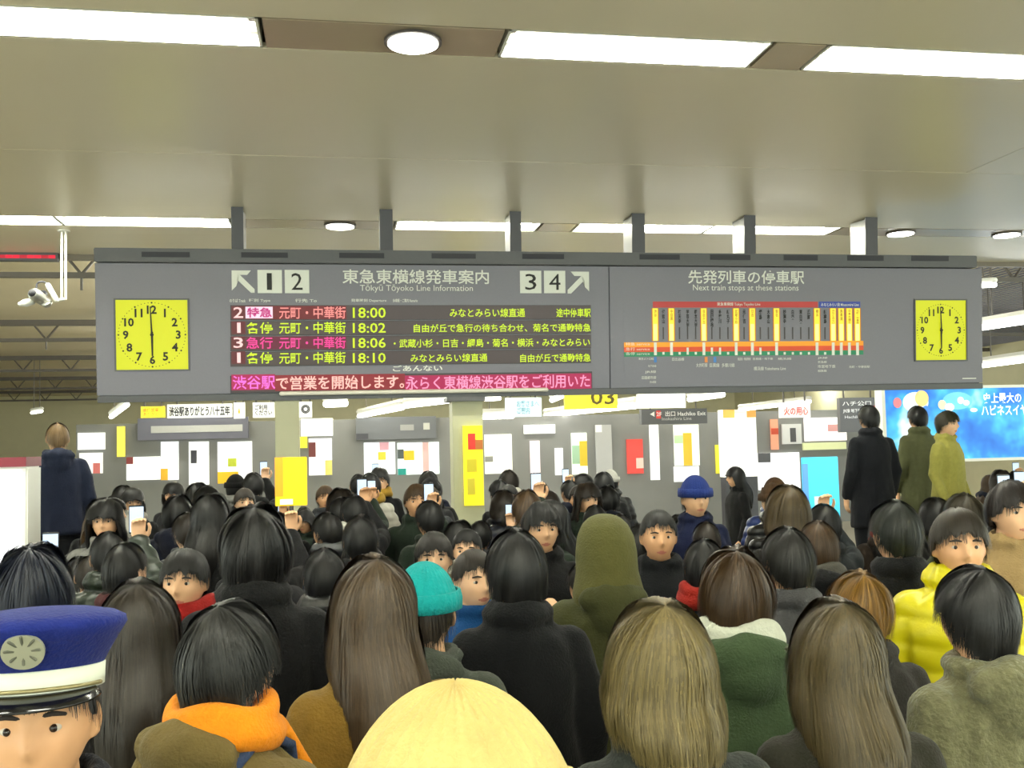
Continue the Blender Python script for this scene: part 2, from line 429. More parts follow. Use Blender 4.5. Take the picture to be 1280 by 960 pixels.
for (y0, y1), (n, cn, ty, ct, cdst, tm, msgs, bg) in zip(rows, spec):
    rw = sbox('led_row', 288, y0, 738.5, y1, -.006, 0, M_ledframe)
    sbox('led_screen', 289, y0 + .8, 738, y1 - .8, -.008, -.004, L_bg, rw)
    sbox('led_glow', 289.5, y0 + 1, 307, y1 - 1, -.009, -.005, emis('led_glow_dark', (105, 24, 34), .6), rw)
    if bg: sbox('led_glow', 308 if bg is B_mag else 308, y0 + 1, 433, y1 - 1, -.009, -.005, emis('led_glow_deep_' + ('m' if bg is B_mag else 'r'), (110, 14, 52) if bg is B_mag else (120, 24, 34), .6), rw)
    if ty == '特急':
        sbox('led_block', 307, y0 + 2, 341, y1 - 2, -.010, -.006, emis('led_block', (250, 215, 235), .95), rw)
        stext(ty, 309, y0 + 3, 340, y1 - 3, emis('led_block_ink', (205, 30, 130), .7), rw, -.0125, .03, 'led_text')
    else: stext(ty, 308, y0 + 2, 341, y1 - 1.5, ct, rw, -.011, .009, 'led_text')
    stext(n, 292 if n != '1' else 296.5, y0 + 2.5, 304 if n != '1' else 301, y1 - 2.5, cn, rw, -.011, .009, 'led_text')
    stext('元町・中華街', 349, y0 + 1.8, 432, y1 - 1.5, emis('led_row1', (255, 150, 145), .9) if ty == '特急' else cdst, rw, -.011, .009, 'led_text')
    stext(tm, 441, y0 + 3, 482, y1 - 2.5, L_yg, rw, -.011, .009, 'led_text')
    for b_, x0, x1 in msgs: stext(b_, x0, y0 + 4, x1, y1 - 3.5, L_yg, rw, -.011, .010, 'led_text')
rw = sbox('led_row', 288, 467, 740, 488.5, -.006, 0, M_ledframe)
sbox('led_screen', 289.5, 468, 739, 487.5, -.008, -.004, L_bg, rw)
sbox('led_glow', 289.5, 468, 344, 487.5, -.009, -.005, B_mag, rw)
sbox('led_glow', 344, 468, 506, 487.5, -.009, -.005, emis('led_glow_row5', (140, 24, 38), .8), rw)
sbox('led_glow', 506, 468, 739, 487.5, -.009, -.005, B_mag, rw)
stext('渋谷駅', 291, 469.5, 344, 486.5, emis('led_violet', (240, 110, 215), 1), rw, -.011, .012, 'led_text')
stext('で営業を開始します。', 345, 469.5, 505, 486.5, emis('led_salmon', (255, 190, 180), 1), rw, -.011, .015, 'led_text')
stext('永らく東横線渋谷駅をご利用いた', 507, 469, 737, 486, emis('led_pinkish', (250, 150, 190), 1), rw, -.011, .012, 'led_text')

# route map
rm = sbox('route_map', 780, 377, 1079, 470, -.0015, .0, M_sign)
def rbox(n, x0, y0, x1, y1, y, m): return sbox(n, x0, y0, x1, y1, y, 0, m, rm)
rbox('header_band', 816, 377, 1022, 384.5, -.004, mat('map_red', srgb(190, 60, 60), .5, noise=.03))
rbox('header_band', 1023.5, 377, 1075, 384.5, -.004, mat('map_blue', srgb(50, 70, 165), .5, noise=.03))
stext('東急東横線 Tokyu Toyoko Line', 896, 378, 950, 383, M_text, rm, -.006, .01, 'lettering')
stext('みなとみらい線 Minatomirai Line', 1026, 378.5, 1073, 383, M_text, rm, -.006, .01, 'lettering')
rbox('line_band', 780, 427, 1079, 433, -.0035, mat('map_orange', srgb(235, 150, 30), .5, noise=.03, emit=.25))
rbox('line_band', 780, 433, 1079, 439, -.0035, mat('map_scarlet', srgb(205, 70, 30), .5, noise=.03, emit=.2))
rbox('line_band', 780, 439, 1079, 444.6, -.0035, mat('map_green', srgb(30, 130, 90), .5, noise=.03, emit=.1))
for yy, tx in ((428, '特急'), (434.3, '急行'), (440, '各停')): stext(tx + ' service', 782, yy, 812, yy + 4, M_text, rm, -.005, .0, 'lettering')
ST = ['渋谷', '代官山', '中目黒', '祐天寺', '学芸大学', '都立大学', '自由が丘', '田園調布', '多摩川', '新丸子', '武蔵小杉', '元住吉', '日吉', '綱島', '大倉山', '菊名', '妙蓮寺', '白楽', '東白楽', '反町', '横浜', '新高島', 'みなとみらい', '馬車道', '日本大通り', '元町・中華街']
lit = {1, 3, 7, 11, 13, 16, 21, 23, 24, 25, 26}
M_lit = emis('station_lit', (250, 232, 60), .95); M_litb = emis('station_lit_low', (252, 240, 150), 1.0); M_halo = emis('station_edge', (215, 110, 20), .7)
for i, nm in enumerate(ST):
    x = 819 + i * (1071.5 - 819) / 25.0; k = i + 1
    if k in lit:
        rbox('station_edge', x - 4.4, 385.2, x + 4.4, 426.4, -.003, M_halo)
        st_ = rbox('station_lamp', x - 3.3, 385.5, x + 3.3, 426, -.0045, M_lit)
        rbox('station_lamp', x - 2.2, 405, x + 2.2, 425.8, -.0055, M_litb)
        rbox('stop_mark', x - 1.7, 428, x + 1.7, 444, -.0055, M_text)
        stext('\n'.join(nm), x - 1.6, 387, x + 1.6, 387 + 4.5 * min(4, len(nm)), mat('station_name_lit', srgb(150, 70, 10), .5), rm, -.007, .01, 'lettering')
    else:
        stext('\n'.join(nm), x - 1.9, 387, x + 1.9, 390 + 4.8 * min(4, len(nm)), M_ink, rm, -.004, .03, 'lettering')
        rbox('station_lamp', x - .8, 409, x + .8, 424, -.003, mat('station_unlit', srgb(70, 66, 68), .6, noise=.1))
        rbox('stop_mark', x - 1.3, 440 if k not in (5, 8, 9, 14) else 434.5, x + 1.3, 443.3, -.0055, M_text)
for (x0, y0, x1, y1, b_) in ((798, 447, 817, 450, '東京メトロ線'), (810, 456, 820, 459, '地下鉄線'), (806, 463, 820, 467, 'JR線'), (802, 470, 820, 474, '田園都市線'), (812, 476, 820, 479, '井の頭線'),
                            (840, 447, 855, 451, '日比谷線'), (870, 454, 884, 459, '大井町線'), (887, 454, 899, 459, '目黒線'), (902, 454, 918, 459, '多摩川線'),
                            (922, 447, 938, 450.5, '南武線・横須賀線'), (941, 447, 966, 450, '目黒線・地下鉄'), (942, 458, 982, 463, '横浜線 Yokohama Line'), (972, 447, 989, 450, '横浜線'),
                            (1022, 446, 1034, 449, 'JR線'), (1022, 451, 1033, 454, '京急線'), (1022, 456, 1044, 460, '市営地下鉄'), (1022, 462, 1033, 465, '相鉄線'), (1061, 457, 1087, 460, '元町・中華街駅')):
    stext(b_, x0, y0, x1, y1, M_text, rm, -.004, .0, 'lettering')
for x, c_ in ((819, (70, 130, 200)), (882.5, (235, 140, 60)), (893.5, (70, 130, 200))): rbox('transfer_mark', x - 1.7, 446, x + 1.7, 453, -.004, mat('transfer_%d' % x, srgb(*c_), .5))
sbox('maker_strip', 1203, 472.4, 1220, 473.6, -.003, 0, M_text)

# ------------------------------------------------------------------ security camera on a ceiling pole
cy = 8.9
pt = on_y(77.5, 292, cy); pb = on_y(79.5, 374, cy)
t = empty('security_camera', (float(pb[0]), cy, float(pb[2])), 0, 'silver security camera cluster on a thin white ceiling pole, left of the signboard', 'camera')
L = CZ - float(pb[2])
for dx in (-.016, .016): MB().tube([(dx, 0, 0), (dx, 0, L)], .009, 8).build('pole', M_white, t, True)
MB().disc((0, 0, L - .012), .05, 'z', .012, 20).build('mount', M_white, t)
def q(px, py, dy=0.0): p = on_y(px, py, cy); return (float(p[0] - pb[0]), dy, float(p[2] - pb[2]))
MB().tube([(0, 0, .0), q(70, 376)], .014, 8).build('arm', M_white, t, True)
MB().tube([q(71, 375, -.02), q(61, 357, -.02)], .022, 10).build('tilt_bar', M_white, t, True)
MB().tube([q(45.5, 362), q(46, 355), q(49, 352.5), q(54, 352), q(58, 354), q(59, 362)], .008, 8).build('cable', M_dark, t, True)
c0 = q(52.5, 368)
bx = MB().tube([q(56, 377, .05), q(49, 371, -.12)], [.045, .055], 16); bx.build('camera_body', M_steel, t, True)
MB().tube([q(48.5, 370.5, -.12), q(47.8, 370, -.15)], .035, 16).build('lens', M_dark, t, True)
MB().box(c0[0] - .035, c0[0] + .035, -.03, .04, c0[2] - .01, c0[2] + .03).build('junction_box', M_dark, t, bevel=.005)
MB().tube([q(42, 378, -.05), q(36, 381, -.1), q(31, 382.5, -.12)], [.03, .035, .02], 12, .6).build('side_camera', M_white, t, True)
MB().tube([q(52, 380, -.03), q(58, 383, -.03), q(63, 378, 0)], [.012, .018, .012], 10).build('bracket', M_steel, t, True)

# ------------------------------------------------------------------ things under and beyond the signboard
def board(name, px0, py0, px1, py1, y, rgb, label, cat='sign', texts=(), emit=0.0, group=None, depth=.06, hang=None, patches=(), frame=None):
    a, b_ = on_y(px0, (py0 + py1) / 2, y), on_y(px1, (py0 + py1) / 2, y)
    zt_, zb_ = on_y((px0 + px1) / 2, py0, y)[2], on_y((px0 + px1) / 2, py1, y)[2]
    hw = (b_[0] - a[0]) / 2; H = zt_ - zb_
    t = empty(name, ((a[0] + b_[0]) / 2, y, zb_), 0, label, cat, group)
    c = srgb(*rgb); key = '%s_%d_%d_%d_%.1f' % ((name,) + tuple(rgb) + (emit,))
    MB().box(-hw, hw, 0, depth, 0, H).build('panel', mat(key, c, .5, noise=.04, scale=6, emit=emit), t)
    if frame:
        fm = MB(); q_ = .03
        fm.box(-hw - q_, -hw, -.02, depth, -q_, H + q_); fm.box(hw, hw + q_, -.02, depth, -q_, H + q_); fm.box(-hw, hw, -.02, depth, -q_, 0); fm.box(-hw, hw, -.02, depth, H, H + q_)
        fm.build('frame', mat('board_frame_%d' % frame[0], srgb(*frame), .5, noise=.05), t)
    def rel(x, y_): return (-hw + 2 * hw * x, H * (1 - y_))
    for k, (x0, y0, x1, y1, rgb2, e2) in enumerate(patches):
        p, q_ = rel(x0, y0), rel(x1, y1)
        MB().box(p[0], q_[0], -.008 - .002 * k, 0, q_[1], p[1]).build('print', mat('print_%d_%d_%d_%.1f' % (tuple(rgb2) + (e2,)), srgb(*rgb2), .5, emit=e2, noise=.04, scale=12), t)
    for tx in texts:
        body, x0, y0, x1, y1, rgb2 = tx[:6]
        p, q_ = rel(x0, y0), rel(x1, y1)
        put_text('lettering', body, mat('ink_%d_%d_%d' % tuple(rgb2), srgb(*rgb2), .5, emit=emit * .9), t, p[0], q_[0], q_[1], p[1], -.03, bold=tx[6] if len(tx) > 6 else .015)
    if hang:
        for s in (-.7, .7): MB().tube([(s * hw, depth / 2, H), (s * hw, depth / 2, hang - zb_)], .015, 6).build('hanger_rod', M_truss, t)
    return t

def column(px0, px1, y, label, depth=.4):
    a, b_ = on_y(px0, 540, y), on_y(px1, 540, y)
    hw = (b_[0] - a[0]) / 2
    t = empty('column', ((a[0] + b_[0]) / 2, y + depth / 2, 0), 0, label, 'column', 'beige square columns')
    MB().box(-hw, hw, -depth / 2, depth / 2, .1, 4.40).build('shaft', M_col, t, bevel=.01)
    MB().box(-hw - .02, hw + .02, -depth / 2 - .02, depth / 2 + .02, 0, .1).build('base', M_conc, t)
    zc = float(on_y((px0 + px1) / 2, 499, y)[2])
    MB().box(-hw - .08, hw + .03, -depth / 2 - .06, depth / 2 + .03, zc - .03, zc + .03).build('collar', M_rail, t)
    MB().box(-hw, hw, -depth / 2 - .03, depth / 2 + .01, zc + .032, zc + .14).build('colour_band', mat('ochre_band', srgb(206, 170, 60), .5, noise=.05), t)
    return t
column(344, 374, 19.0, 'beige column behind the orange placard, left of centre')
column(566, 604, 14.0, 'beige column wearing the tall yellow poster')
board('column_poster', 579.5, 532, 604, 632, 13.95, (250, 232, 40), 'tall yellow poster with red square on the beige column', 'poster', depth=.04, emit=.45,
      patches=((.25, .10, .62, .30, (225, 60, 50), 0), (.62, .18, 1, .3, (190, 110, 50), 0), (.18, .42, .66, .58, (214, 200, 44), 0), (.18, .66, .55, .86, (220, 205, 60), 0)))  # printed poster, no lamp: emission puts the brightness into its colour

board('direction_sign', 706, 493.5, 772, 511, 14, (246, 226, 50), 'yellow sign with digits 03 hanging right under the signboard', texts=(('03', .48, -.35, .93, .72, (70, 62, 20)),), hang=4.40, emit=.75)  # emission on these hanging signs and banners paints in their brightness
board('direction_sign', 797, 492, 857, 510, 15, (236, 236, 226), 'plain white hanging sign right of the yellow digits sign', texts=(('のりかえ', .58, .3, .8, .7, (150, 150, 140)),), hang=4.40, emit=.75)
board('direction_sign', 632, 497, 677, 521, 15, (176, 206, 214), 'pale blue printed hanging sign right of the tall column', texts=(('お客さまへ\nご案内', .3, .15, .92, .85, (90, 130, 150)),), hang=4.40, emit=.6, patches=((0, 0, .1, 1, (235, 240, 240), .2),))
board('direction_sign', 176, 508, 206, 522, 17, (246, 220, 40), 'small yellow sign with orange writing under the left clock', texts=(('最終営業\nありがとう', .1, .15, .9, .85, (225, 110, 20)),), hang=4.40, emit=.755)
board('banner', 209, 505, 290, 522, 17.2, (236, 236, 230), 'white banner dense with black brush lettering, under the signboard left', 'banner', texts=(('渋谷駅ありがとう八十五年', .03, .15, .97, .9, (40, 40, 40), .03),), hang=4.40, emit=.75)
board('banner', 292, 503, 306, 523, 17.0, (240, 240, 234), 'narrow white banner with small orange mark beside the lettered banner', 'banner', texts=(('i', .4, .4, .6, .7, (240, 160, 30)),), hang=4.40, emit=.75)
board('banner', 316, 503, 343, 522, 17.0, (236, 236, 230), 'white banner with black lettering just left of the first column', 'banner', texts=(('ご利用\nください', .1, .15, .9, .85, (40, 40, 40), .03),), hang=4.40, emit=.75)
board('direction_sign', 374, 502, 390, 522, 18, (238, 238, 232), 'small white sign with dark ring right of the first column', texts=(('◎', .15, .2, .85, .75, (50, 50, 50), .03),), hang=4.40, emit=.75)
board('header_sign', 172, 522, 310, 549, 21.8, (94, 94, 104), 'long dark grey header sign with pale band, left', patches=((.12, .36, .95, .68, (176, 176, 172), .1),), depth=.16, emit=.3)
board('header_sign', 445, 521, 545, 549, 21.8, (98, 100, 102), 'dark grey header sign between the two columns', patches=((.0, .72, .15, .96, (70, 70, 76), 0), (.55, .36, .72, .62, (150, 150, 146), .1), (.84, .3, .92, .6, (190, 190, 180), .1)), depth=.16, emit=.3)
board('header_sign', 802, 511, 884, 530, 20, (92, 93, 94), 'dark grey header sign with red block and white letters, right of centre', texts=(('◀ 2F  出口 Hachiko Exit', .12, .15, .97, .5, (235, 235, 230)), ('Inokashira Line', .3, .55, .75, .75, (200, 200, 195), 0)), hang=4.40, depth=.15, emit=.12, patches=((.22, .1, .29, .62, (210, 60, 50), .3),))
board('header_sign', 1050, 497, 1098, 540, 16, (100, 100, 100), 'dark grey direction sign with red block, left of the blue billboard', texts=(('ハチ公口', .05, .1, .8, .24, (238, 238, 236)), ('JR線 地下鉄線 Exit', .06, .32, .8, .45, (235, 235, 235), .02), ('Hachiko Exit', .1, .52, .78, .6, (220, 220, 220))), depth=.1, hang=4.40, emit=.3, patches=((.84, .25, .92, .58, (220, 70, 60), .3),))
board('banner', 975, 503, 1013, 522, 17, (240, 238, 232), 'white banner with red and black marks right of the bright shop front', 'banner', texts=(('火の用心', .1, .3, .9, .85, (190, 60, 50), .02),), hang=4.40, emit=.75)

# shop fronts and posters on a partition beyond the crowd
part_w = struct(MB().box(float(on_y(96, 560, 22)[0]), float(on_y(1104, 560, 22)[0]), 21.95, 22.15, 0, 2.62).build('wall_partition', mat('partition', srgb(128, 128, 126), .6, noise=.08, scale=2)))
part_w.name = 'wall_center'
WHT = (238, 240, 236)
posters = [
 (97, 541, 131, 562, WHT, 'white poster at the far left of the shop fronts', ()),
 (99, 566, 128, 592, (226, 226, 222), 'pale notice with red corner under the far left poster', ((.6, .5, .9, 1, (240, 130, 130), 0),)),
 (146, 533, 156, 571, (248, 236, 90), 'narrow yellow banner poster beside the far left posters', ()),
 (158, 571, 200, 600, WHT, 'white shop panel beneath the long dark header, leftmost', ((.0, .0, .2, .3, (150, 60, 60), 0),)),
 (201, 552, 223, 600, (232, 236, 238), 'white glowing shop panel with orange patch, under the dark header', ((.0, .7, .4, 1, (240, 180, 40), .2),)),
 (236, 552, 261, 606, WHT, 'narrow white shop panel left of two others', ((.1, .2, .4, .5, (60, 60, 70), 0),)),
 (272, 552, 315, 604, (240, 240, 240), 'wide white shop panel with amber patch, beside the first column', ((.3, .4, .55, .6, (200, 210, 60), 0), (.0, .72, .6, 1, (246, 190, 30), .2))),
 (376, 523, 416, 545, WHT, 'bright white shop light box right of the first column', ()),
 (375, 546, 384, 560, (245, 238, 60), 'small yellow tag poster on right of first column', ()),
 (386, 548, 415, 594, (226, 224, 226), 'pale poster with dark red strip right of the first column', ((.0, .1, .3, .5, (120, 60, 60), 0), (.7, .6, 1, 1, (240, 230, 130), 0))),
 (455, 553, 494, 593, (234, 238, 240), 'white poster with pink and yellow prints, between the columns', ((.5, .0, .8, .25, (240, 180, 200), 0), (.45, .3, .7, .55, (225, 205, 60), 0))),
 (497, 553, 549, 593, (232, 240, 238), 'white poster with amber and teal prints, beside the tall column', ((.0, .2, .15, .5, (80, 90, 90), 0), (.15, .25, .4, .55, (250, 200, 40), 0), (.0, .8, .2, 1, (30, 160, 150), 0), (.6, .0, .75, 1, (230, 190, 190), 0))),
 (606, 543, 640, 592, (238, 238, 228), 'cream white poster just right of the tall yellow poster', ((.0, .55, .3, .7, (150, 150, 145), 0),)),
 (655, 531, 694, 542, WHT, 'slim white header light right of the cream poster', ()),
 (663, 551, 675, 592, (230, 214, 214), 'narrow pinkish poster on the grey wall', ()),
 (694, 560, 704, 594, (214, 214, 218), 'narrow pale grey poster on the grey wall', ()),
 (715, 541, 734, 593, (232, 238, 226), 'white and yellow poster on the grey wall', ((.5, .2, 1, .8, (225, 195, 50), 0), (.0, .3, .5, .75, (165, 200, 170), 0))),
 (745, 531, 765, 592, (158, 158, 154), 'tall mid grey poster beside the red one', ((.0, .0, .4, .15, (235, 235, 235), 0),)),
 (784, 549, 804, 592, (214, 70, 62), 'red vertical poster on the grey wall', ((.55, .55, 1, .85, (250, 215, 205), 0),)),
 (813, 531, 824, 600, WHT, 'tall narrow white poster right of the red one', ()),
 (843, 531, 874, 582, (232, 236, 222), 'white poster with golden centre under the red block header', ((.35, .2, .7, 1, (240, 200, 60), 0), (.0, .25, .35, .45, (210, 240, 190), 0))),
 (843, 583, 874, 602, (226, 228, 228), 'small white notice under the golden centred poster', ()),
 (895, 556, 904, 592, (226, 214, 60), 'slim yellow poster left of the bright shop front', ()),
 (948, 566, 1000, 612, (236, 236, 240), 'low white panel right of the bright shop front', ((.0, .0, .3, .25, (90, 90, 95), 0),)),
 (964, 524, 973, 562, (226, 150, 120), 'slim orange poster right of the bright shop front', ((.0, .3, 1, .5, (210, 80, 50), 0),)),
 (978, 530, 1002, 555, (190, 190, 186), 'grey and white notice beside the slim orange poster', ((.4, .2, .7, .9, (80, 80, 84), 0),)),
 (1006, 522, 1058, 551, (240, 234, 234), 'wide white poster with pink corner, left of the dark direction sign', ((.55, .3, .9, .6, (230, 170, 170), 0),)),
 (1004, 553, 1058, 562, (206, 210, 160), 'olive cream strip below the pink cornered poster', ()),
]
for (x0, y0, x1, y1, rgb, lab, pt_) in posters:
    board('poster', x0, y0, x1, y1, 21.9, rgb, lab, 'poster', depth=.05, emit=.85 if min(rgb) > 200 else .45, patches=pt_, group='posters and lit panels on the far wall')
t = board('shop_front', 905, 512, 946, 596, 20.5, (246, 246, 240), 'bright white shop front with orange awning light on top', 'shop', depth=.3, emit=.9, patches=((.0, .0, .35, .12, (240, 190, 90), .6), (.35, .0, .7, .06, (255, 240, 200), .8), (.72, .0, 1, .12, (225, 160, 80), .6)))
zz = float(t.location.z); MB().box(-.36, .36, .02, .3, -zz, -.002).build('shop_base', M_post, t)

# fluorescent battens hanging far beyond, each between two points (pixel x, pixel y, distance)
def batten(a, b_, label, r=.045):
    A, B = on_y(*a), on_y(*b_)
    c = (A + B) / 2
    t = empty('batten_light', tuple(c), 0, label, 'light', 'hanging fluorescent battens in the far hall')
    d = (B - A) / np.linalg.norm(B - A)
    MB().tube([A - c, B - c], r * .6, 10).build('tube', emis('batten_tube', (255, 255, 246), 5.0), t, True)
    up = np.array([0, 0, r * 1.1])
    MB().tube([A - c + up, B - c + up], r * .8, 6).build('housing', M_white, t)
    for f in (.2, .8):
        p = A + (B - A) * f - c
        MB().tube([p + up, np.array([p[0], p[1], 4.40 - c[2]])], .01, 5).build('hanger_rod', M_truss, t)
batten((1228, 409, 12.5), (1300, 398, 11.0), 'bright batten light right of the signboard, at clock height', .075)
batten((1226, 457, 15.5), (1300, 447, 13.5), 'bright batten light right of the signboard, lower one', .075)
batten((1226, 357, 11.0), (1243, 356, 10.8), 'short batten light right of the signboard, topmost', .05)
batten((139, 521, 17), (159, 506, 16), 'short tilted batten light left of the small yellow sign', .06)
batten((408, 505, 17), (431, 504, 17), 'short white batten light right of the ring sign', .1)
batten((449, 520, 24), (503, 509, 19), 'long batten light rising toward the tall column, lower half', .09)
batten((507, 507, 18), (565, 500, 16), 'long batten light rising toward the tall column, upper half', .08)
batten((605, 521, 20), (640, 520, 20), 'level batten light just right of the tall column', .09)
batten((606, 499, 17), (624, 498, 17), 'short batten light by the collar of the tall column', .06)
batten((682, 519, 24), (796, 507, 17), 'long batten light passing under the yellow digits sign', .09)
batten((690, 500, 16), (706, 493, 15), 'short batten light left of the yellow digits sign', .07)
batten((862, 499, 17), (903, 493, 15), 'batten light right of the plain white hanging sign', .08)
batten((915, 488, 15), (938, 487, 15), 'small batten light just under the right half of the signboard', .05)
batten((925, 512, 20), (1012, 502, 18.2), 'long batten light above the bright shop front', .06)
batten((40, 516, 26), (52, 514, 26), 'tiny far batten light at the left below the trusses', .06)

# blue billboard on the right
m = bpy.data.materials.new('billboard_print'); m.use_nodes = True; nt = m.node_tree; b = nt.nodes['Principled BSDF']
tc = nt.nodes.new('ShaderNodeTexCoord'); n1 = nt.nodes.new('ShaderNodeTexNoise'); n1.inputs['Scale'].default_value = 1.6; n1.inputs['Detail'].default_value = 3
nt.links.new(tc.outputs['Object'], n1.inputs['Vector']); cr = nt.nodes.new('ShaderNodeValToRGB'); nt.links.new(n1.outputs['Fac'], cr.inputs[0])
e = cr.color_ramp.elements; e[0].position = .3; e[0].color = srgb(20, 92, 200); e[1].position = .72; e[1].color = srgb(240, 248, 255)
for p_, c_ in ((.45, (40, 130, 225)), (.56, (70, 185, 240))): k_ = e.new(p_); k_.color = srgb(*c_)
nt.links.new(cr.outputs[0], b.inputs['Base Color']); nt.links.new(cr.outputs[0], b.inputs['Emission Color']); b.inputs['Emission Strength'].default_value = .55 * EK
BY = 13.0
bl, br = on_y(1106, 520, BY)[0], on_y(1420, 520, BY)[0]
z0_, z1_ = on_y(1250, 572, BY)[2], on_y(1110, 487, BY)[2]
bb = empty('billboard', ((bl + br) / 2, BY, z0_), 0, 'big blue advertising billboard with white lettering, right under the signboard', 'billboard')
hw = (br - bl) / 2; HB = z1_ - z0_
MB().box(-hw, hw, 0, .15, 0, HB).build('panel', m, bb)
fm = MB(); fm.box(-hw - .05, -hw, -.03, .16, -.03, HB + .04); fm.box(hw, hw + .05, -.03, .16, -.03, HB + .04); fm.box(-hw, hw, -.03, .16, HB, HB + .04); fm.box(-hw, hw, -.03, .16, -.04, 0); fm.build('frame', M_white, bb)
def btext(body, x0, y0, x1, y1, rgb=(245, 250, 255), y=-.03, bold=.02, nm='lettering'):
    cx, cy_ = (x0 + x1) / 2, (y0 + y1) / 2; o = np.array(bb.location)
    A, B_ = on_y(x0, cy_, BY)[0] - o[0], on_y(x1, cy_, BY)[0] - o[0]
    put_text(nm, body, mat('bill_ink_%d_%d_%d' % rgb, srgb(*rgb), .5, emit=.7), bb, A, B_, on_y(cx, y1, BY)[2] - o[2], on_y(cx, y0, BY)[2] - o[2], y, bold=bold)
btext('史上最大の', 1227, 491, 1275, 504); btext('ハピネスイヤー', 1225, 506, 1292, 519)
def bpatch(x0, y0, x1, y1, rgb, nm='print', rx=1):
    o = np.array(bb.location); cx, cy_ = (x0 + x1) / 2, (y0 + y1) / 2; c = on_y(cx, cy_, BY) - o
    a_ = (on_y(x1, cy_, BY)[0] - on_y(x0, cy_, BY)[0]) / 2; h_ = (on_y(cx, y0, BY)[2] - on_y(cx, y1, BY)[2]) / 2
    MB().disc((c[0], -.012 - rx * .002, c[2]), h_, 'y', .004, 28, rx=a_).build(nm, mat('bill_%d_%d_%d' % rgb, srgb(*rgb), .5, emit=.6, noise=.1, scale=5), bb)
bpatch(1128, 490, 1160, 516, (228, 240, 248), rx=0); bpatch(1143, 488, 1160, 508, (244, 198, 130), rx=1)
bpatch(1116, 497, 1126, 510, (230, 120, 130), rx=2); bpatch(1152, 507, 1162, 522, (60, 130, 220), rx=2)
bpatch(1172, 500, 1182, 512, (244, 226, 180), rx=2); bpatch(1180, 504, 1192, 514, (250, 244, 235), rx=3)
bpatch(1196, 496, 1204, 505, (240, 248, 255), rx=2); bpatch(1203, 500, 1211, 507, (240, 248, 255), rx=3); bpatch(1212, 510, 1221, 515, (240, 248, 255), rx=2)
bpatch(1178, 490, 1215, 512, (110, 196, 240), rx=-1)
for s in (-.8, .8): MB().box(s * hw - .05, s * hw + .05, .02, .12, -z0_, 0).build('support_post', M_post, bb)

# lit white box at the left edge
LY = 6.4
a, b2 = on_y(-90, 630, LY), on_y(33, 630, LY)
zt_ = on_y(0, 584, LY)[2]; zr = on_y(0, 572, LY)[2]
t = empty('light_box', ((a[0] + b2[0]) / 2, LY, 0), 0, 'glowing white light box with dark red header at the left edge', 'light box')
hw = (b2[0] - a[0]) / 2
MB().box(-hw, hw, .02, .3, 0, zt_).build('cabinet', M_white, t, bevel=.01)
MB().box(-hw + .03, hw - .03, 0, .02, .9, zt_ - .02).build('screen', emis('lightbox_white', (248, 252, 255), 1.3), t)
MB().box(-hw, hw + .0, -.01, .3, zt_, zr).build('header', mat('header_red', srgb(120, 18, 40), .4, noise=.05), t)

# raised steps on which the two figures at the right and the one at the left stand
def steps(name, x0, x1, y0, h, n, label):
    t = empty(name, ((x0 + x1) / 2, y0, 0), 0, label, 'steps')
    for k in range(n):
        MB().box(-(x1 - x0) / 2, (x1 - x0) / 2, k * .32, (k + 1) * .32 if k < n - 1 else k * .32 + 1.7, 0, h * (k + 1) / n).build('step', M_conc, t, bevel=.01)
    return t
steps('staircase', 3.35, 5.6, 8.0, .51, 3, 'concrete steps raising the figures before the blue billboard')
steps('staircase', -3.9, -2.3, 7.9, .51, 3, 'concrete steps raising the navy jacket figure behind the white light box')

# batten rows added behind the signboard to brighten the far hall and deck
for i, (by, wx) in enumerate(((13.6, 0), (21.3, 0), (27.6, 0), (34.6, 0))):
    for k in range(5):
        bx_ = by * (-.13 + k * .16); zb2 = 3.78
        t = empty('batten_light', (bx_, by, zb2), 0, '%s added fill batten row of the far hall, %s light from the left' % (('nearest', 'second', 'third', 'farthest')[i], ('first', 'second', 'third', 'fourth', 'fifth')[k]), 'light', 'hanging fluorescent battens in the far hall')
        MB().tube([(-.9, 0, 0), (.9, 0, 0)], .03, 8).build('tube', emis('batten_fill', (255, 255, 240), 65.0), t, True)
        MB().box(-.95, .95, -.025, .025, .035, .07).build('housing', M_white, t)
        for q_ in (-.7, .7): MB().tube([(q_, 0, .06), (q_, 0, 4.40 - zb2)], .01, 5).build('hanger_rod', M_truss, t)

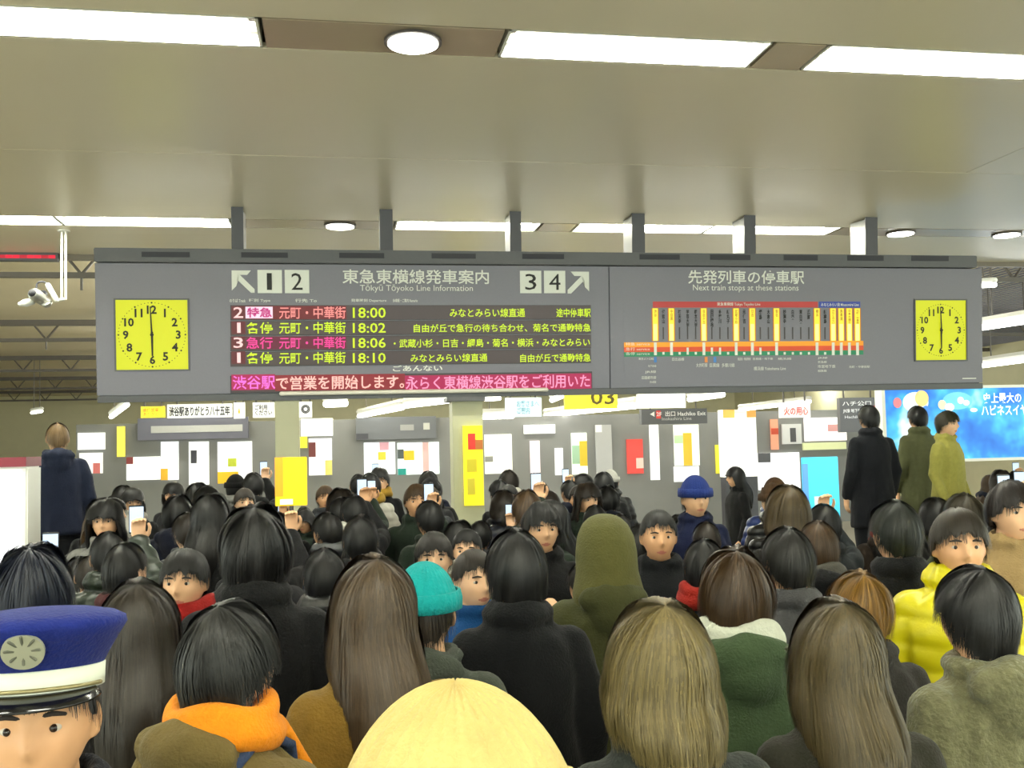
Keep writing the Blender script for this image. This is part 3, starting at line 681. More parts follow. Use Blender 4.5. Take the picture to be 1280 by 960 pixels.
# ------------------------------------------------------------------ people
def ellipsoid(c, r, n=20, m_=14):
    c, r = np.array(c, float), np.array(r, float); V = [c + r * [0, 0, 1]]; Fq = []
    for i in range(1, m_):
        th = PI * i / m_
        for k in range(n):
            ph = 2 * PI * k / n; V.append(c + r * [math.sin(th) * math.cos(ph), math.sin(th) * math.sin(ph), math.cos(th)])
    V.append(c - r * [0, 0, 1])
    for k in range(n):
        k2 = (k + 1) % n; Fq.append((0, 1 + k, 1 + k2)); b_ = 1 + (m_ - 2) * n; Fq.append((b_ + k2, b_ + k, len(V) - 1))
        for i in range(m_ - 2): a_ = 1 + i * n; Fq.append((a_ + k, a_ + n + k, a_ + n + k2, a_ + k2))
    return V, Fq
def loft(rings, n=28, e=2.0):
    """rings: (z, half width, half depth, y offset); closed, super-elliptic cross sections"""
    V, Fq = [], []
    for (z, a_, b_, yo) in rings:
        for k in range(n):
            t = 2 * PI * k / n; c_, s_ = math.cos(t), math.sin(t)
            V.append((a_ * math.copysign(abs(c_) ** (2 / e), c_), yo + b_ * math.copysign(abs(s_) ** (2 / e), s_), z))
    for i in range(len(rings) - 1):
        for k in range(n): k2 = (k + 1) % n; Fq.append((i * n + k, i * n + k2, (i + 1) * n + k2, (i + 1) * n + k))
    Fq.append(tuple(range(n - 1, -1, -1))); Fq.append(tuple((len(rings) - 1) * n + k for k in range(n)))
    return V, Fq
def merge(parts):
    V, Fq = [], []
    for v, f in parts:
        n = len(V); V += [tuple(map(float, p)) for p in v]; Fq += [tuple(n + i for i in q) for q in f]
    return V, Fq
def remesh(name, parts, voxel, smooth=2, fac=.5):
    V, Fq = merge(parts)
    me = bpy.data.meshes.new(name); me.from_pydata(V, [], Fq); me.update()
    bm = bmesh.new(); bm.from_mesh(me); bmesh.ops.recalc_face_normals(bm, faces=bm.faces); bm.to_mesh(me); bm.free()
    o = bpy.data.objects.new(name, me); COL.objects.link(o)
    md = o.modifiers.new('r', 'REMESH'); md.mode = 'VOXEL'; md.voxel_size = voxel
    if smooth: sm = o.modifiers.new('s', 'SMOOTH'); sm.iterations = smooth; sm.factor = fac
    dg = bpy.context.evaluated_depsgraph_get(); out = bpy.data.meshes.new_from_object(o.evaluated_get(dg))
    bpy.data.objects.remove(o); bpy.data.meshes.remove(me); out.name = name; out.materials.clear(); out.shade_smooth(); return out
def get_co(me): a_ = np.empty(len(me.vertices) * 3); me.vertices.foreach_get('co', a_); return a_.reshape(-1, 3)
def get_no(me): a_ = np.empty(len(me.vertices) * 3); me.vertex_normals.foreach_get('vector', a_); return a_.reshape(-1, 3)
def set_co(me, c): me.vertices.foreach_set('co', np.ascontiguousarray(c, dtype=np.float32).ravel()); me.update()

HC = np.array([0, .012, 1.583])
def head_parts():
    n, m_ = 72, 56; V, Fq = [], []
    G = lambda x, s: math.exp(-(x / s) ** 2)
    def pt(th, ph):
        dx, dy, dz = math.sin(th) * math.sin(ph), math.sin(th) * math.cos(ph), math.cos(th)
        x, y, z = .076 * dx, .094 * dy, .116 * dz
        lo = max(0, -dz); x *= 1 - .34 * lo ** 1.5
        if dy > 0: y *= 1 - .10 * lo; y += .010 * lo * dy
        else: y *= 1 - .38 * lo
        if dy > 0:
            f = dy
            y += f * (.021 * G(x, .010) * (G(z + .018, .016) + .45 * G(z - .004, .02)) - .009 * G(abs(x) - .030, .015) * G(z - .010, .012)
                      + .004 * G(abs(x) - .025, .022) * G(z - .032, .010) + .006 * G(x, .022) * (G(z + .052, .0055) + G(z + .066, .006)) + .007 * G(x, .018) * G(z + .092, .013)
                      + .004 * G(abs(x) - .045, .016) * G(z + .022, .02))
        return (x, y, z)
    V.append(pt(0, 0))
    for i in range(1, m_):
        for k in range(n): V.append(pt(PI * i / m_, 2 * PI * k / n))
    V.append(pt(PI, 0))
    for k in range(n):
        k2 = (k + 1) % n; Fq.append((0, 1 + k, 1 + k2)); b_ = 1 + (m_ - 2) * n; Fq.append((b_ + k2, b_ + k, len(V) - 1))
        for i in range(m_ - 2): a_ = 1 + i * n; Fq.append((a_ + k, a_ + n + k, a_ + n + k2, a_ + k2))
    V = [tuple(HC + np.array(p)) for p in V]
    out = [(V, Fq)]
    for s in (-1, 1):
        v, f = ellipsoid((0, 0, 0), (.010, .019, .031), 14, 10); a_ = s * .35
        v = [np.array([p[0] * math.cos(a_) - p[1] * math.sin(a_), p[0] * math.sin(a_) + p[1] * math.cos(a_), p[2]]) + HC + [s * .077, -.012, -.004] for p in v]
        out.append((v, f))
    return out
def hand_parts(wr, d, nrm, side, curl=.5):
    """palm, four unequal bent fingers and a thumb that leaves the side of the palm"""
    wr = np.array(wr, float); d = np.array(d, float); d /= np.linalg.norm(d); nrm = np.array(nrm, float); nrm -= d * np.dot(nrm, d); nrm /= np.linalg.norm(nrm)
    s = np.cross(d, nrm) * side; out = []
    for q_ in (-.026, -.009, .009, .026): out.append(tube_np(np.array([wr, wr + d * .045 + s * q_ * .8, wr + d * .085 + s * q_]), [.018, .015, .012], 8))
    for q_, L_ in ((-.029, .062), (-.010, .078), (.010, .083), (.029, .072)):
        p = wr + d * .085 + s * q_; P = [p]; a_ = 0
        for j in range(3): a_ += curl * (.7 + .3 * j); p = p + (d * math.cos(a_) + nrm * math.sin(a_)) * L_ * (.45, .32, .23)[j]; P.append(p)
        out.append(tube_np(np.array(P), [.0095, .0088, .008, .007], 8))
    p = wr + d * .025 + s * .028
    out.append(tube_np(np.array([p, p + d * .025 + s * .022 + nrm * .012, p + d * .052 + s * .026 + nrm * .028, p + d * .072 + s * .018 + nrm * .038]), [.014, .0115, .0105, .008], 8))
    return out
POSES = {
 'down':  dict(r=[(.160, -.01, 1.375), (.212, -.03, 1.12), (.222, .06, .90)], l=[(-.160, -.01, 1.375), (-.212, -.03, 1.12), (-.222, .06, .90)], rh=((0, .1, -1), (-1, 0, 0)), lh=((0, .1, -1), (1, 0, 0))),
 'chest': dict(r=[(.160, 0, 1.375), (.225, .00, 1.13), (.10, .25, 1.20)], l=[(-.160, -.01, 1.375), (-.212, -.03, 1.12), (-.222, .06, .90)], rh=((-.35, .5, .75), (-.8, .2, .2)), lh=((0, .1, -1), (1, 0, 0))),
 'raise': dict(r=[(.165, 0, 1.385), (.25, .20, 1.40), (.17, .33, 1.62)], l=[(-.160, -.01, 1.375), (-.212, -.03, 1.12), (-.222, .06, .90)], rh=((0, .1, 1), (0, -1, 0)), lh=((0, .1, -1), (1, 0, 0))),
}
def body_mesh(pose):
    P = POSES[pose]; parts = head_parts()
    parts.append(loft([(.80, .13, .10, 0), (.86, .16, .118, -.005), (.95, .168, .118, -.005), (1.05, .145, .10, 0), (1.15, .14, .10, 0), (1.27, .162, .112, 0), (1.35, .145, .095, -.005), (1.40, .105, .072, -.01), (1.44, .062, .06, -.01), (1.50, .054, .056, -.012), (1.56, .05, .05, -.005)], 30))
    for s, key in ((1, 'r'), (-1, 'l')):
        a_ = [np.array(p, float) for p in P[key]]
        a_[0] = a_[0] + [-.03 * s, 0, -.035]
        pts = [a_[0], (a_[0] * .5 + a_[1] * .5), a_[1], (a_[1] * .6 + a_[2] * .4), a_[2]]
        parts.append(tube_np(np.array(pts), [.043, .041, .037, .034, .026], 12))
        h = P[key + 'h']; parts += hand_parts(a_[2], h[0], h[1], s, .35 if pose == 'down' or key == 'l' else .75)
        parts.append(tube_np(np.array([(s * .085, 0, .88), (s * .095, .01, .66), (s * .095, .015, .49), (s * .098, -.01, .33), (s * .10, -.015, .12)]), [.082, .070, .052, .053, .036], 14))
        parts.append(tube_np(np.array([(s * .10, -.03, .05), (s * .105, .06, .04), (s * .11, .15, .028)]), [.036, .034, .024], 12))
    me = remesh('body', parts, .006, 2, .4)
    co = get_co(me) - HC
    me.materials.append(None); me.materials.append(None)
    mi = np.zeros(len(me.polygons), dtype=np.int32)
    ce = np.empty(len(me.polygons) * 3); me.polygons.foreach_get('center', ce); ce = ce.reshape(-1, 3) - HC
    lip = (np.abs(ce[:, 0]) < .021) & (np.abs(ce[:, 2] + .059) < .0095 - .3 * np.abs(ce[:, 0])) & (ce[:, 1] > .06)
    mi[lip] = 1; me.polygons.foreach_set('material_index', mi); me.update()
    return me
def wobble(co, k, amp, seed):
    r_ = np.random.default_rng(seed); s = np.zeros(len(co))
    for i in range(7):
        kv = r_.normal(size=3) * k * (1, 1, .7) * (1 + i * .35); s += np.sin(co @ kv + r_.uniform(0, 6.28)) / (1 + i * .35)
    return s * amp
def coat_mesh(pose, style):
    P = POSES[pose]; g = {'wool': .0, 'down': .017, 'hood': .012}[style]
    bot = .62 if style == 'wool' else .84
    R_ = [(bot, .20 + g, .15 + g, 0), (bot + .02, .207 + g, .157 + g, 0), (.92, .195 + g, .15 + g, -.002), (1.05, .18 + g, .138 + g, 0), (1.18, .18 + g, .135 + g, 0), (1.30, .188 + g, .132 + g, 0), (1.365, .178 + g, .120 + g, -.005), (1.40, .155 + g, .108 + g * .8, -.008), (1.43, .122 + g * .8, .092 + g * .6, -.01), (1.455, .085 + g * .4, .078 + g * .4, -.01), (1.475, .07, .068, -.008)]
    parts = [loft(R_, 32)]
    for key in ('r', 'l'):
        a_ = [np.array(p, float) for p in P[key]]
        pts = [a_[0] + [-.012 * np.sign(a_[0][0]), 0, -.012], a_[0] * .55 + a_[1] * .45, a_[1], a_[1] * .5 + a_[2] * .5, a_[1] * .04 + a_[2] * .96]
        parts.append(tube_np(np.array(pts), [.064 + g * .7, .061 + g, .056 + g * .9, .052 + g * .8, .046 + g * .5], 14))
    if style == 'hood':
        parts.append(ellipsoid((0, -.105, 1.45), (.125, .062, .06))); parts.append(ellipsoid((0, -.12, 1.40), (.09, .05, .08)))
        parts.append(tube_np(np.array([(.085 * math.sin(t), -.015 + .08 * math.cos(t) * (1 if math.cos(t) > 0 else 1.1), 1.475 + .0 * t) for t in np.linspace(-2.6, 2.6, 20)]), .028, 8))
    elif style == 'down':
        parts.append(tube_np(np.array([(.083 * math.sin(t), -.012 + .08 * -math.cos(t), 1.475) for t in np.linspace(-2.7, 2.7, 22)]), .030, 8))
        parts.append(tube_np(np.array([(.076 * math.sin(t), -.012 + .074 * -math.cos(t), 1.515) for t in np.linspace(-2.5, 2.5, 22)]), .022, 8))
    else:
        parts.append(tube_np(np.array([(.088 * math.sin(t), -.012 + .082 * -math.cos(t), 1.468) for t in np.linspace(-2.6, 2.6, 22)]), .026, 8))
        parts.append(tube_np(np.array([(.082 * math.sin(t), -.012 + .078 * -math.cos(t), 1.495) for t in np.linspace(-2.3, 2.3, 22)]), .014, 8))
    me = remesh('coat', parts, .011, 3, .5)
    co, no = get_co(me), get_no(me)
    if style == 'down': d = .012 * (np.abs(np.sin(PI * co[:, 2] / .085)) ** .6 - .6) + wobble(co, 22, .0025, 3)
    else: d = wobble(co, 14, .0035, 4) + wobble(co, 40, .0012, 5)
    set_co(me, co + no * d[:, None]); me.materials.append(None); return me
def simple_mesh(name, parts, voxel=None):
    if voxel: me = remesh(name, parts, voxel)
    else:
        V, Fq = merge(parts); me = bpy.data.meshes.new(name); me.from_pydata(V, [], Fq); me.update(); me.shade_smooth()
        bm = bmesh.new(); bm.from_mesh(me); bmesh.ops.recalc_face_normals(bm, faces=bm.faces); bm.to_mesh(me); bm.free(); me.shade_smooth()
    me.materials.append(None); return me
trouser_me = simple_mesh('trousers', [loft([(.80, .15, .12, 0), (.86, .172, .13, -.005), (1.0, .165, .12, -.002)])] + [tube_np(np.array([(s * .088, 0, .88), (s * .098, .01, .66), (s * .098, .012, .49), (s * .10, -.008, .3), (s * .102, -.012, .1)]), [.094, .086, .074, .068, .062], 16) for s in (-1, 1)], .014)
shoe_me = simple_mesh('shoe', [loft([(0, .046, .14, .06), (.02, .048, .142, .06), (.045, .046, .135, .055), (.075, .042, .09, .01), (.11, .042, .055, -.02)], 24)])

# hair -------------------------------------------------------------
HS = {  # hair line polar limits (front, side, back, degrees), thickness, hanging length at side and back (m), noise, fringe
 'short': dict(f=64, s=90, b=126, th=.008, ls=0, lb=0, nz=.0018), 'messy': dict(f=68, s=94, b=126, th=.012, ls=0, lb=.01, nz=.005),
 'crop': dict(f=56, s=84, b=120, th=.004, ls=0, lb=0, nz=.001), 'bob': dict(f=76, s=96, b=104, th=.018, ls=.09, lb=.11, nz=.002),
 'long': dict(f=74, s=96, b=104, th=.013, ls=.15, lb=.31, nz=.0022), 'wavy': dict(f=74, s=96, b=104, th=.018, ls=.16, lb=.30, nz=.006)}
def hair_mesh(style, strands=1500, seed=1):
    H = HS[style]; r_ = np.random.default_rng(seed); tl = math.radians(18)
    ez = np.array([0, -math.sin(tl), math.cos(tl)]); ey = np.array([0, math.cos(tl), math.sin(tl)]); ex = np.array([1.0, 0, 0])
    ph = r_.uniform(0, 6.28, 8)
    def lim(az):       # az 0 = front, pi = back
        c = math.cos(az); f, s, b_ = H['f'] + 18, H['s'] + 2, H['b'] - 16
        jag = .045 * math.sin(az * 9 + ph[6]) + .04 * math.sin(az * 17 + ph[7]) * (1 if not H['ls'] else .4)
        return jag + (math.radians(f + (s - f) * (1 - max(0, c) ** .8)) if c > 0 else math.radians(s + (b_ - s) * (-c)))
    def hang(az):
        c = math.cos(az)
        if c > .62: return 0.0
        return (H['ls'] + (H['lb'] - H['ls']) * max(0, -c)) * min(1, (.62 - c) / .25)
    def path(az, off, t, Lk=1.0):
        """t 0..1 over the skull, 1..2 along the hanging part"""
        am = lim(az); a_ = am * min(t, 1.0)
        th = H['th'] * (.65 + .5 * math.sin(min(1, a_ / 1.4) * PI * .6)) + off
        nz = H['nz'] * (math.sin(az * 3 + ph[0] + a_ * 2.3) + .7 * math.sin(az * 7 + ph[1] - a_ * 3 + math.sin(az * 4 + ph[4])) + .5 * math.sin(az * 13 + ph[2] + 2 * math.sin(az * 5 + ph[5]) + a_ * 2)) * min(1, a_ * 1.5)
        d = ez * math.cos(a_) + (ey * math.cos(az) + ex * math.sin(az)) * math.sin(a_)
        p = HC + d * (np.array([.077, .095, .118]) + th + nz)
        if d[2] < -.1 and d[1] < 0: p[1] *= 1.0
        if t > 1.0:
            L_ = hang(az) * (t - 1) * Lk
            fl = math.sin(min(1, (t - 1)) * PI) * .012
            out = np.array([math.sin(az), math.cos(az), 0])
            p = p + np.array([0, 0, -L_]) + out * fl + out * H['nz'] * 1.2 * math.sin(L_ * 32 + ph[3] + math.sin(az * 3) * 2) * min(1, L_ * 8)
            p = p + np.array([0, -.055 * max(0, -math.cos(az)) - .02, 0]) * min(1, L_ / .12) * (1 if H['lb'] > .2 else .4)
            p[0] *= 1 + .5 * max(0, L_ - .05)
        return p
    na = 96; hasl = H['lb'] > .03; ts = list(np.linspace(.0, 1, 16)) + (list(np.linspace(1.1, 2, 12)) if hasl else [])
    V, Fq = [], []
    for lay, off in ((0, .002), (1, -.012)):
        for t in ts:
            for k in range(na):
                az = 2 * PI * k / na; V.append(tuple(path(az, off, t, 1 + .05 * math.sin(az * 17) if t > 1 else 1)))
    m_ = len(ts)
    for lay in (0, 1):
        o_ = lay * m_ * na
        for i in range(m_ - 1):
            for k in range(na):
                k2 = (k + 1) % na; q_ = (o_ + i * na + k, o_ + i * na + k2, o_ + (i + 1) * na + k2, o_ + (i + 1) * na + k); Fq.append(q_ if lay else q_[::-1])
    for k in range(na): k2 = (k + 1) % na; a_ = (m_ - 1) * na; b_ = m_ * na + a_; Fq.append((a_ + k, b_ + k, b_ + k2, a_ + k2))
    for _ in range(strands):
        az = r_.uniform(0, 2 * PI); t0 = r_.uniform(.0, 1) ** 1.6 * .5; hl = hasl and hang(az) > .02
        t1 = 2.0 * r_.uniform(.93, 1.05) if hl else r_.uniform(.9, 1.18); off = r_.uniform(-.001, .010) ** 1.0 + (H['nz'] * r_.uniform(0, .9)); wd = r_.uniform(.0012, .0026); da = r_.normal() * (.10 if H['nz'] < .006 else .3)
        ns = 11 if hl else 7; n0 = len(V); Lk = r_.uniform(.92, 1.05)
        for j in range(ns):
            u = j / (ns - 1); t = t0 + (t1 - t0) * u; a2 = az + da * u * min(1, t)
            p = path(a2, off + (.006 * u if not hl else 0) * (H['nz'] > .006), min(t, 2.08) if hl else min(t, 1.0 + (.16 if math.cos(a2) > .2 else .05)), Lk)
            if t > 1 and not hl: p = p + np.array([0, 0, -.05 * (t - 1) * 4])
            wv = wd * (1 - u * .8) * (1 if j else .5); s_ = np.array([math.cos(a2), -math.sin(a2), 0]) * wv
            V.append(tuple(p - s_)); V.append(tuple(p + s_))
        for j in range(ns - 1): a_ = n0 + 2 * j; Fq.append((a_, a_ + 1, a_ + 3, a_ + 2))
    me = bpy.data.meshes.new('hair'); me.from_pydata(V, [], Fq); me.update(); me.shade_smooth(); me.materials.append(None); return me

HAIR, HAIR_HI, COAT, BODY = {}, {}, {}, {}
def get_hair(st, hi=False):
    D = HAIR_HI if hi else HAIR
    if st not in D: D[st] = hair_mesh(st, 4200 if hi else 900, len(D) + 3)
    return D[st]
def get_coat(p, s):
    if (p, s) not in COAT: COAT[(p, s)] = coat_mesh(p, s)
    return COAT[(p, s)]
def get_body(p):
    if p not in BODY: BODY[p] = body_mesh(p)
    return BODY[p]

# hats, scarf, eyes
def beanie_mesh():
    V, Fq = [], []; n = 96; rows_ = 16
    for i in range(rows_ + 1):
        a_ = math.radians(84) * i / rows_
        for k in range(n):
            az = 2 * PI * k / n; rb = .0028 * abs(math.sin(az * 16))
            d = np.array([math.sin(a_) * math.sin(az), math.sin(a_) * math.cos(az), math.cos(a_)]); V.append(tuple(HC + [0, -.004, .012] + d * (np.array([.092, .112, .134]) + rb)))
    for i in range(rows_):
        for k in range(n): k2 = (k + 1) % n; Fq.append((i * n + k, (i + 1) * n + k, (i + 1) * n + k2, i * n + k2))
    n0 = len(V)       # folded cuff
    for j, (dz, rr) in enumerate(((.068, .0), (.068, .008), (.045, .013), (.018, .012), (.014, .0))):
        for k in range(n):
            az = 2 * PI * k / n; rb = .003 * abs(math.sin(az * 16)); V.append(tuple(HC + [math.sin(az) * (.090 + rr + rb), -.004 + math.cos(az) * (.110 + rr + rb), .0 + dz]))
    for j in range(4):
        for k in range(n): k2 = (k + 1) % n; Fq.append((n0 + j * n + k, n0 + (j + 1) * n + k, n0 + (j + 1) * n + k2, n0 + j * n + k2))
    me = bpy.data.meshes.new('knit_hat'); me.from_pydata(V, [], Fq); me.update(); me.shade_smooth(); me.materials.append(None); return me
hat_me = beanie_mesh()
scarf_me = simple_mesh('scarf', [tube_np(np.array([(.092 * math.sin(t), -.012 - .088 * math.cos(t), 1.468 + .012 * math.sin(2 * t)) for t in np.linspace(-3.1, 3.1, 28)]), .036, 10), tube_np(np.array([(.088 * math.sin(t), -.012 - .084 * math.cos(t), 1.505 + .01 * math.sin(3 * t)) for t in np.linspace(-3.1, 3.1, 28)]), .028, 10),
                                 tube_np(np.array([(.05, .09, 1.46), (.06, .15, 1.36), (.055, .165, 1.2)]), [.03, .034, .03], 10, .5)], .009)
hoodup_me = simple_mesh('hood', [loft([(1.40, .12, .10, -.03), (1.46, .125, .12, -.03), (1.53, .108, .12, -.02), (1.60, .106, .125, -.015), (1.65, .098, .118, -.012), (1.69, .08, .098, -.008), (1.715, .055, .068, -.005), (1.727, .025, .03, -.005)], 28)], .010)
for me_ in (hoodup_me,):
    c_ = get_co(me_); c_ += get_no(me_) * wobble(c_, 18, .004, 9)[:, None]
    # open the face side
    bm = bmesh.new(); bm.from_mesh(me_)
    dl = [v for v in bm.verts if v.co.y > .055 and 1.47 < v.co.z < 1.665 and abs(v.co.x) < .075]
    bmesh.ops.delete(bm, geom=dl, context='VERTS'); bm.to_mesh(me_); bm.free(); me_.shade_smooth()
eye_me = simple_mesh('eye', [ellipsoid((0, 0, 0), (.0122, .0122, .0082), 14, 10)])
iris_me = simple_mesh('iris', [ellipsoid((0, .0078, 0), (.0070, .0056, .0066), 10, 8)])
brow_me = simple_mesh('eyebrow', [tube_np(np.array([(-.018, -.004, 0), (0, 0, .004), (.018, -.006, .0)]), [.003, .0042, .0025], 6)])
glove_phone = None
M_phone = mat('phone_body', srgb(30, 30, 34), .25)
SKIN = [mat('skin_%d' % i, srgb(*c), .5, noise=.06, scale=25, spec=.45) for i, c in enumerate(((226, 178, 138), (214, 164, 122), (236, 190, 152)))]
LIP = mat('lips', srgb(196, 122, 104), .45)
M_eye = mat('eye_white', srgb(205, 194, 182), .2); M_iris = mat('iris_dark', srgb(34, 22, 16), .2)
M_brow = mat('eyebrow_hair', srgb(38, 30, 26), .8)

def child(me, name, m, par, **k):
    o = bpy.data.objects.new(name, me); link(o, par)
    ms = m if isinstance(m, (list, tuple)) else [m]
    for i, mm in enumerate(ms):
        o.material_slots[i].link = 'OBJECT'; o.material_slots[i].material = mm
    for kk, v in k.items(): setattr(o, kk, v)
    return o
PEOPLE = []
def person(x, y, z0, h, rz, label, hair='short', hrgb=(30, 28, 28), coat='wool', crgb=(40, 40, 44), pose='down', hat=None, scarf=None, hood=None, face=None, hi=False, sk=0, group=None, trs=(36, 38, 46), turn=0.0, fuzz=False):
    s = h / 1.70
    t = empty('person', (x, y, z0), rz, label, 'person', group, s)
    b_ = child(get_body(pose), 'body', [SKIN[sk % 3], LIP], t)
    child(get_coat(pose, coat), 'coat', cloth(crgb, 'fleece' if fuzz else ('down' if coat == 'down' else 'wool')), t)
    child(trouser_me, 'trousers', cloth(trs), t)
    for q_ in (-1, 1): child(shoe_me, 'shoe', M_ink, t, location=(q_ * .104, 0, 0))
    if hat is None or hair in ('long', 'wavy', 'bob'):
        if hood is None: child(get_hair(hair, hi), 'hair', hair_mat(hrgb), t)
    elif hat: child(get_hair('crop', False), 'hair', hair_mat(hrgb), t)
    if hat and hat != 'cap': child(hat_me, 'knit_hat', cloth(hat), t)
    if scarf: child(scarf_me, 'scarf', cloth(scarf), t)
    if hood: child(hoodup_me, 'hood', cloth(hood), t)
    if face is None: face = abs(math.sin(rz / 2)) > .35
    if face:
        for q_ in (-1, 1):
            e_ = child(eye_me, 'eye', M_eye, t, location=tuple(HC + [q_ * .031, .0705, .009])); child(iris_me, 'iris', M_iris, e_)
            child(brow_me, 'eyebrow', M_brow, t, location=tuple(HC + [q_ * .031, .0885, .029]), rotation_euler=(0, 0, -q_ * .25))
    PEOPLE.append((x, y, h + z0, t)); return t
def at(px, pyt, h, z0=0.0, d=None):
    """stand a person of height h so that the crown sits on this sight line"""
    if d is not None: p = on_y(px, pyt, d); return float(p[0]), d, float(p[2])
    p = on_z(px, pyt, h + z0); return float(p[0]), float(p[1]), h
def smartphone(t, label, scr=(200, 225, 255)):
    """in the raised or chest hand of person t; stays a thing of its own"""
    pz = POSES['raise']['r'][2]; s = t.scale[0]
    l = Vector((pz[0] - .005, pz[1] + .045, pz[2] + .12)) * s; l.rotate(t.rotation_euler)
    o = empty('smartphone', tuple(Vector(t.location) + l), t.rotation_euler.z, label, 'phone', 'smartphones held up over the crowd')
    MB().box(-.036, .036, -.004, .005, -.07, .07).build('case', M_phone, o, bevel=.003)
    MB().box(-.033, .033, -.0055, -.004, -.062, .062).build('screen', emis('phone_%d_%d_%d' % scr, scr, 1.1), o)
    return o

# -- the people one can single out -------------------------------------------
K = (30, 29, 30)
def P(px, py, h, label, d=None, z0=0, rz=0, **k):
    if d: x, y, zt_ = at(px, py, h, z0, d); h = max(1.45, min(1.92, zt_ - z0)); 
    else: x, y, h = at(px, py, h, z0)
    return person(x, y, z0, h, math.radians(rz), label, **k)

att = P(52, 806, 1.66, 'station attendant in blue peaked cap with white band facing the viewer, bottom left', d=1.70, rz=186, hair='crop', crgb=(28, 30, 44), hi=True, sk=1, hat='cap')
# peaked cap
def ring_mesh(name, prof, m, par, n=64, sc=(1, 1), loc=(0, 0, 0), tilt=0, close=False):
    V, Fq = [], []
    for (r_, z, yo) in prof:
        for k in range(n): a_ = 2 * PI * k / n; V.append((r_ * sc[0] * math.sin(a_), yo + r_ * sc[1] * math.cos(a_), z))
    for i in range(len(prof) - 1):
        for k in range(n): k2 = (k + 1) % n; Fq.append((i * n + k, i * n + k2, (i + 1) * n + k2, (i + 1) * n + k))
    if close: Fq.append(tuple((len(prof) - 1) * n + k for k in range(n)))
    me = bpy.data.meshes.new(name); me.from_pydata(V, [], Fq); me.update(); me.shade_smooth(); me.materials.append(m)
    o = bpy.data.objects.new(name, me); o.location = loc; o.rotation_euler = (tilt, 0, 0); return link(o, par)
hc = tuple(HC + [0, 0, .070])
capo = ring_mesh('cap', [(.093, .018, 0), (.099, .030, .004), (.118, .062, .012), (.128, .078, .018), (.126, .088, .018), (.108, .097, .014), (.07, .104, .010), (.03, .107, .006)], cloth((26, 48, 150)), att, sc=(1, 1.12), loc=hc, tilt=.10, close=True); capo['label'] = 'blue peaked cap'
ring_mesh('white_band', [(.090, -.016, 0), (.0935, -.016, 0), (.0945, .016, 0), (.091, .018, 0)], mat('cap_band', srgb(232, 236, 220), .6, noise=.04), capo, sc=(1, 1.14))
vis = MB(); nv = 25
for lay in (0, 1):
    for k in range(nv):
        a_ = -1.15 + 2.3 * k / (nv - 1)
        for r_, dz in ((.092, -.014), (.115, -.022), (.134, -.032)):
            rr = .092 + (r_ - .092) * (math.cos(a_ * 1.3) ** .5 if abs(a_) < 1.15 else 0.1)
            vis.v.append((rr * math.sin(a_), rr * 1.14 * math.cos(a_), -.014 + (dz + .014) * (rr - .092) / max(1e-4, (r_ - .092)) - .003 * lay if r_ > .092 else -.014 - .003 * lay))
for lay in (0, 1):
    o_ = lay * nv * 3
    for k in range(nv - 1):
        for j in (0, 1): q_ = (o_ + k * 3 + j, o_ + k * 3 + j + 1, o_ + k * 3 + 4 + j, o_ + k * 3 + 3 + j); vis.f.append(q_ if lay else q_[::-1])
for k in range(nv - 1): vis.f.append((k * 3 + 2, k * 3 + 5, nv * 3 + k * 3 + 5, nv * 3 + k * 3 + 2))
vis.build('visor', mat('black_patent', srgb(16, 16, 18), .15), capo, True)
MB().tube([(.094 * math.sin(a_), .107 * math.cos(a_), -.012 + .003 * math.cos(a_)) for a_ in np.linspace(-1.3, 1.3, 20)], .0035, 6).build('chin_cord', mat('cord_gold', srgb(150, 140, 100), .4, metal=.5), capo, True)
em = MB(); em.disc((0, 0, 0), .029, 'y', .006, 28); eo = em.build('emblem', mat('silver_emblem', srgb(168, 170, 150), .4, metal=.3), capo, loc=(0, .140, .052)); eo.rotation_euler = (-.55, 0, 0)
for k in range(8): a_ = k * PI / 4; MB().tube([(0, .141, .052), (.023 * math.cos(a_), .149 + .013 * math.sin(a_), .052 + .020 * math.sin(a_))], .0022, 5).build('spoke', mat('emblem_line', srgb(110, 112, 100), .4, metal=.4), capo)

P(172, 735, 1.60, 'person with long dark brown hair over black coat, beside the blue peaked cap', d=2.6, rz=8, hair='long', hrgb=(56, 46, 34), crgb=(34, 32, 34), hi=True)
m3 = P(282, 762, 1.68, 'short black haired person in tan jacket with orange collar, head turned right', d=2.08, rz=-38, hair='short', hrgb=(32, 32, 30), coat='hood', crgb=(140, 120, 66), scarf=(250, 150, 20), hi=True, face=True)
sp_ = MB(); sp_.tube([(.06, .13, 1.30), (.07, .10, 1.42), (.085, .0, 1.468), (.09, -.10, 1.42), (.085, -.155, 1.30), (.08, -.16, 1.1)], .022, 8, .5); sp_.build('shoulder_strap', cloth((70, 90, 130)), m3, True)
P(318, 640, 1.74, 'tall person in long black coat and black hair behind the orange collar', d=3.2, rz=5, hair='messy', hrgb=K, crgb=(26, 27, 30), hi=True)
P(468, 705, 1.62, 'long brown hair over mustard coat, left of the teal knit hat', d=2.4, rz=14, hair='long', hrgb=(84, 66, 44), crgb=(160, 124, 44), hi=True)
P(530, 716, 1.60, 'person in teal knit hat and grey green coat, front centre', d=2.75, rz=-12, hat=(20, 190, 190), crgb=(92, 100, 88), coat='hood', hrgb=(60, 50, 40))
P(405, 690, 1.66, 'black haired person in black down jacket between mustard coat and tall black coat', d=4.05, rz=0, hair='short', hrgb=K, coat='down', crgb=(30, 32, 34))
P(645, 668, 1.72, 'broad person with black hair and black coat, centre of the photo', d=3.05, rz=3, hair='short', hrgb=K, crgb=(24, 26, 30), hi=True)
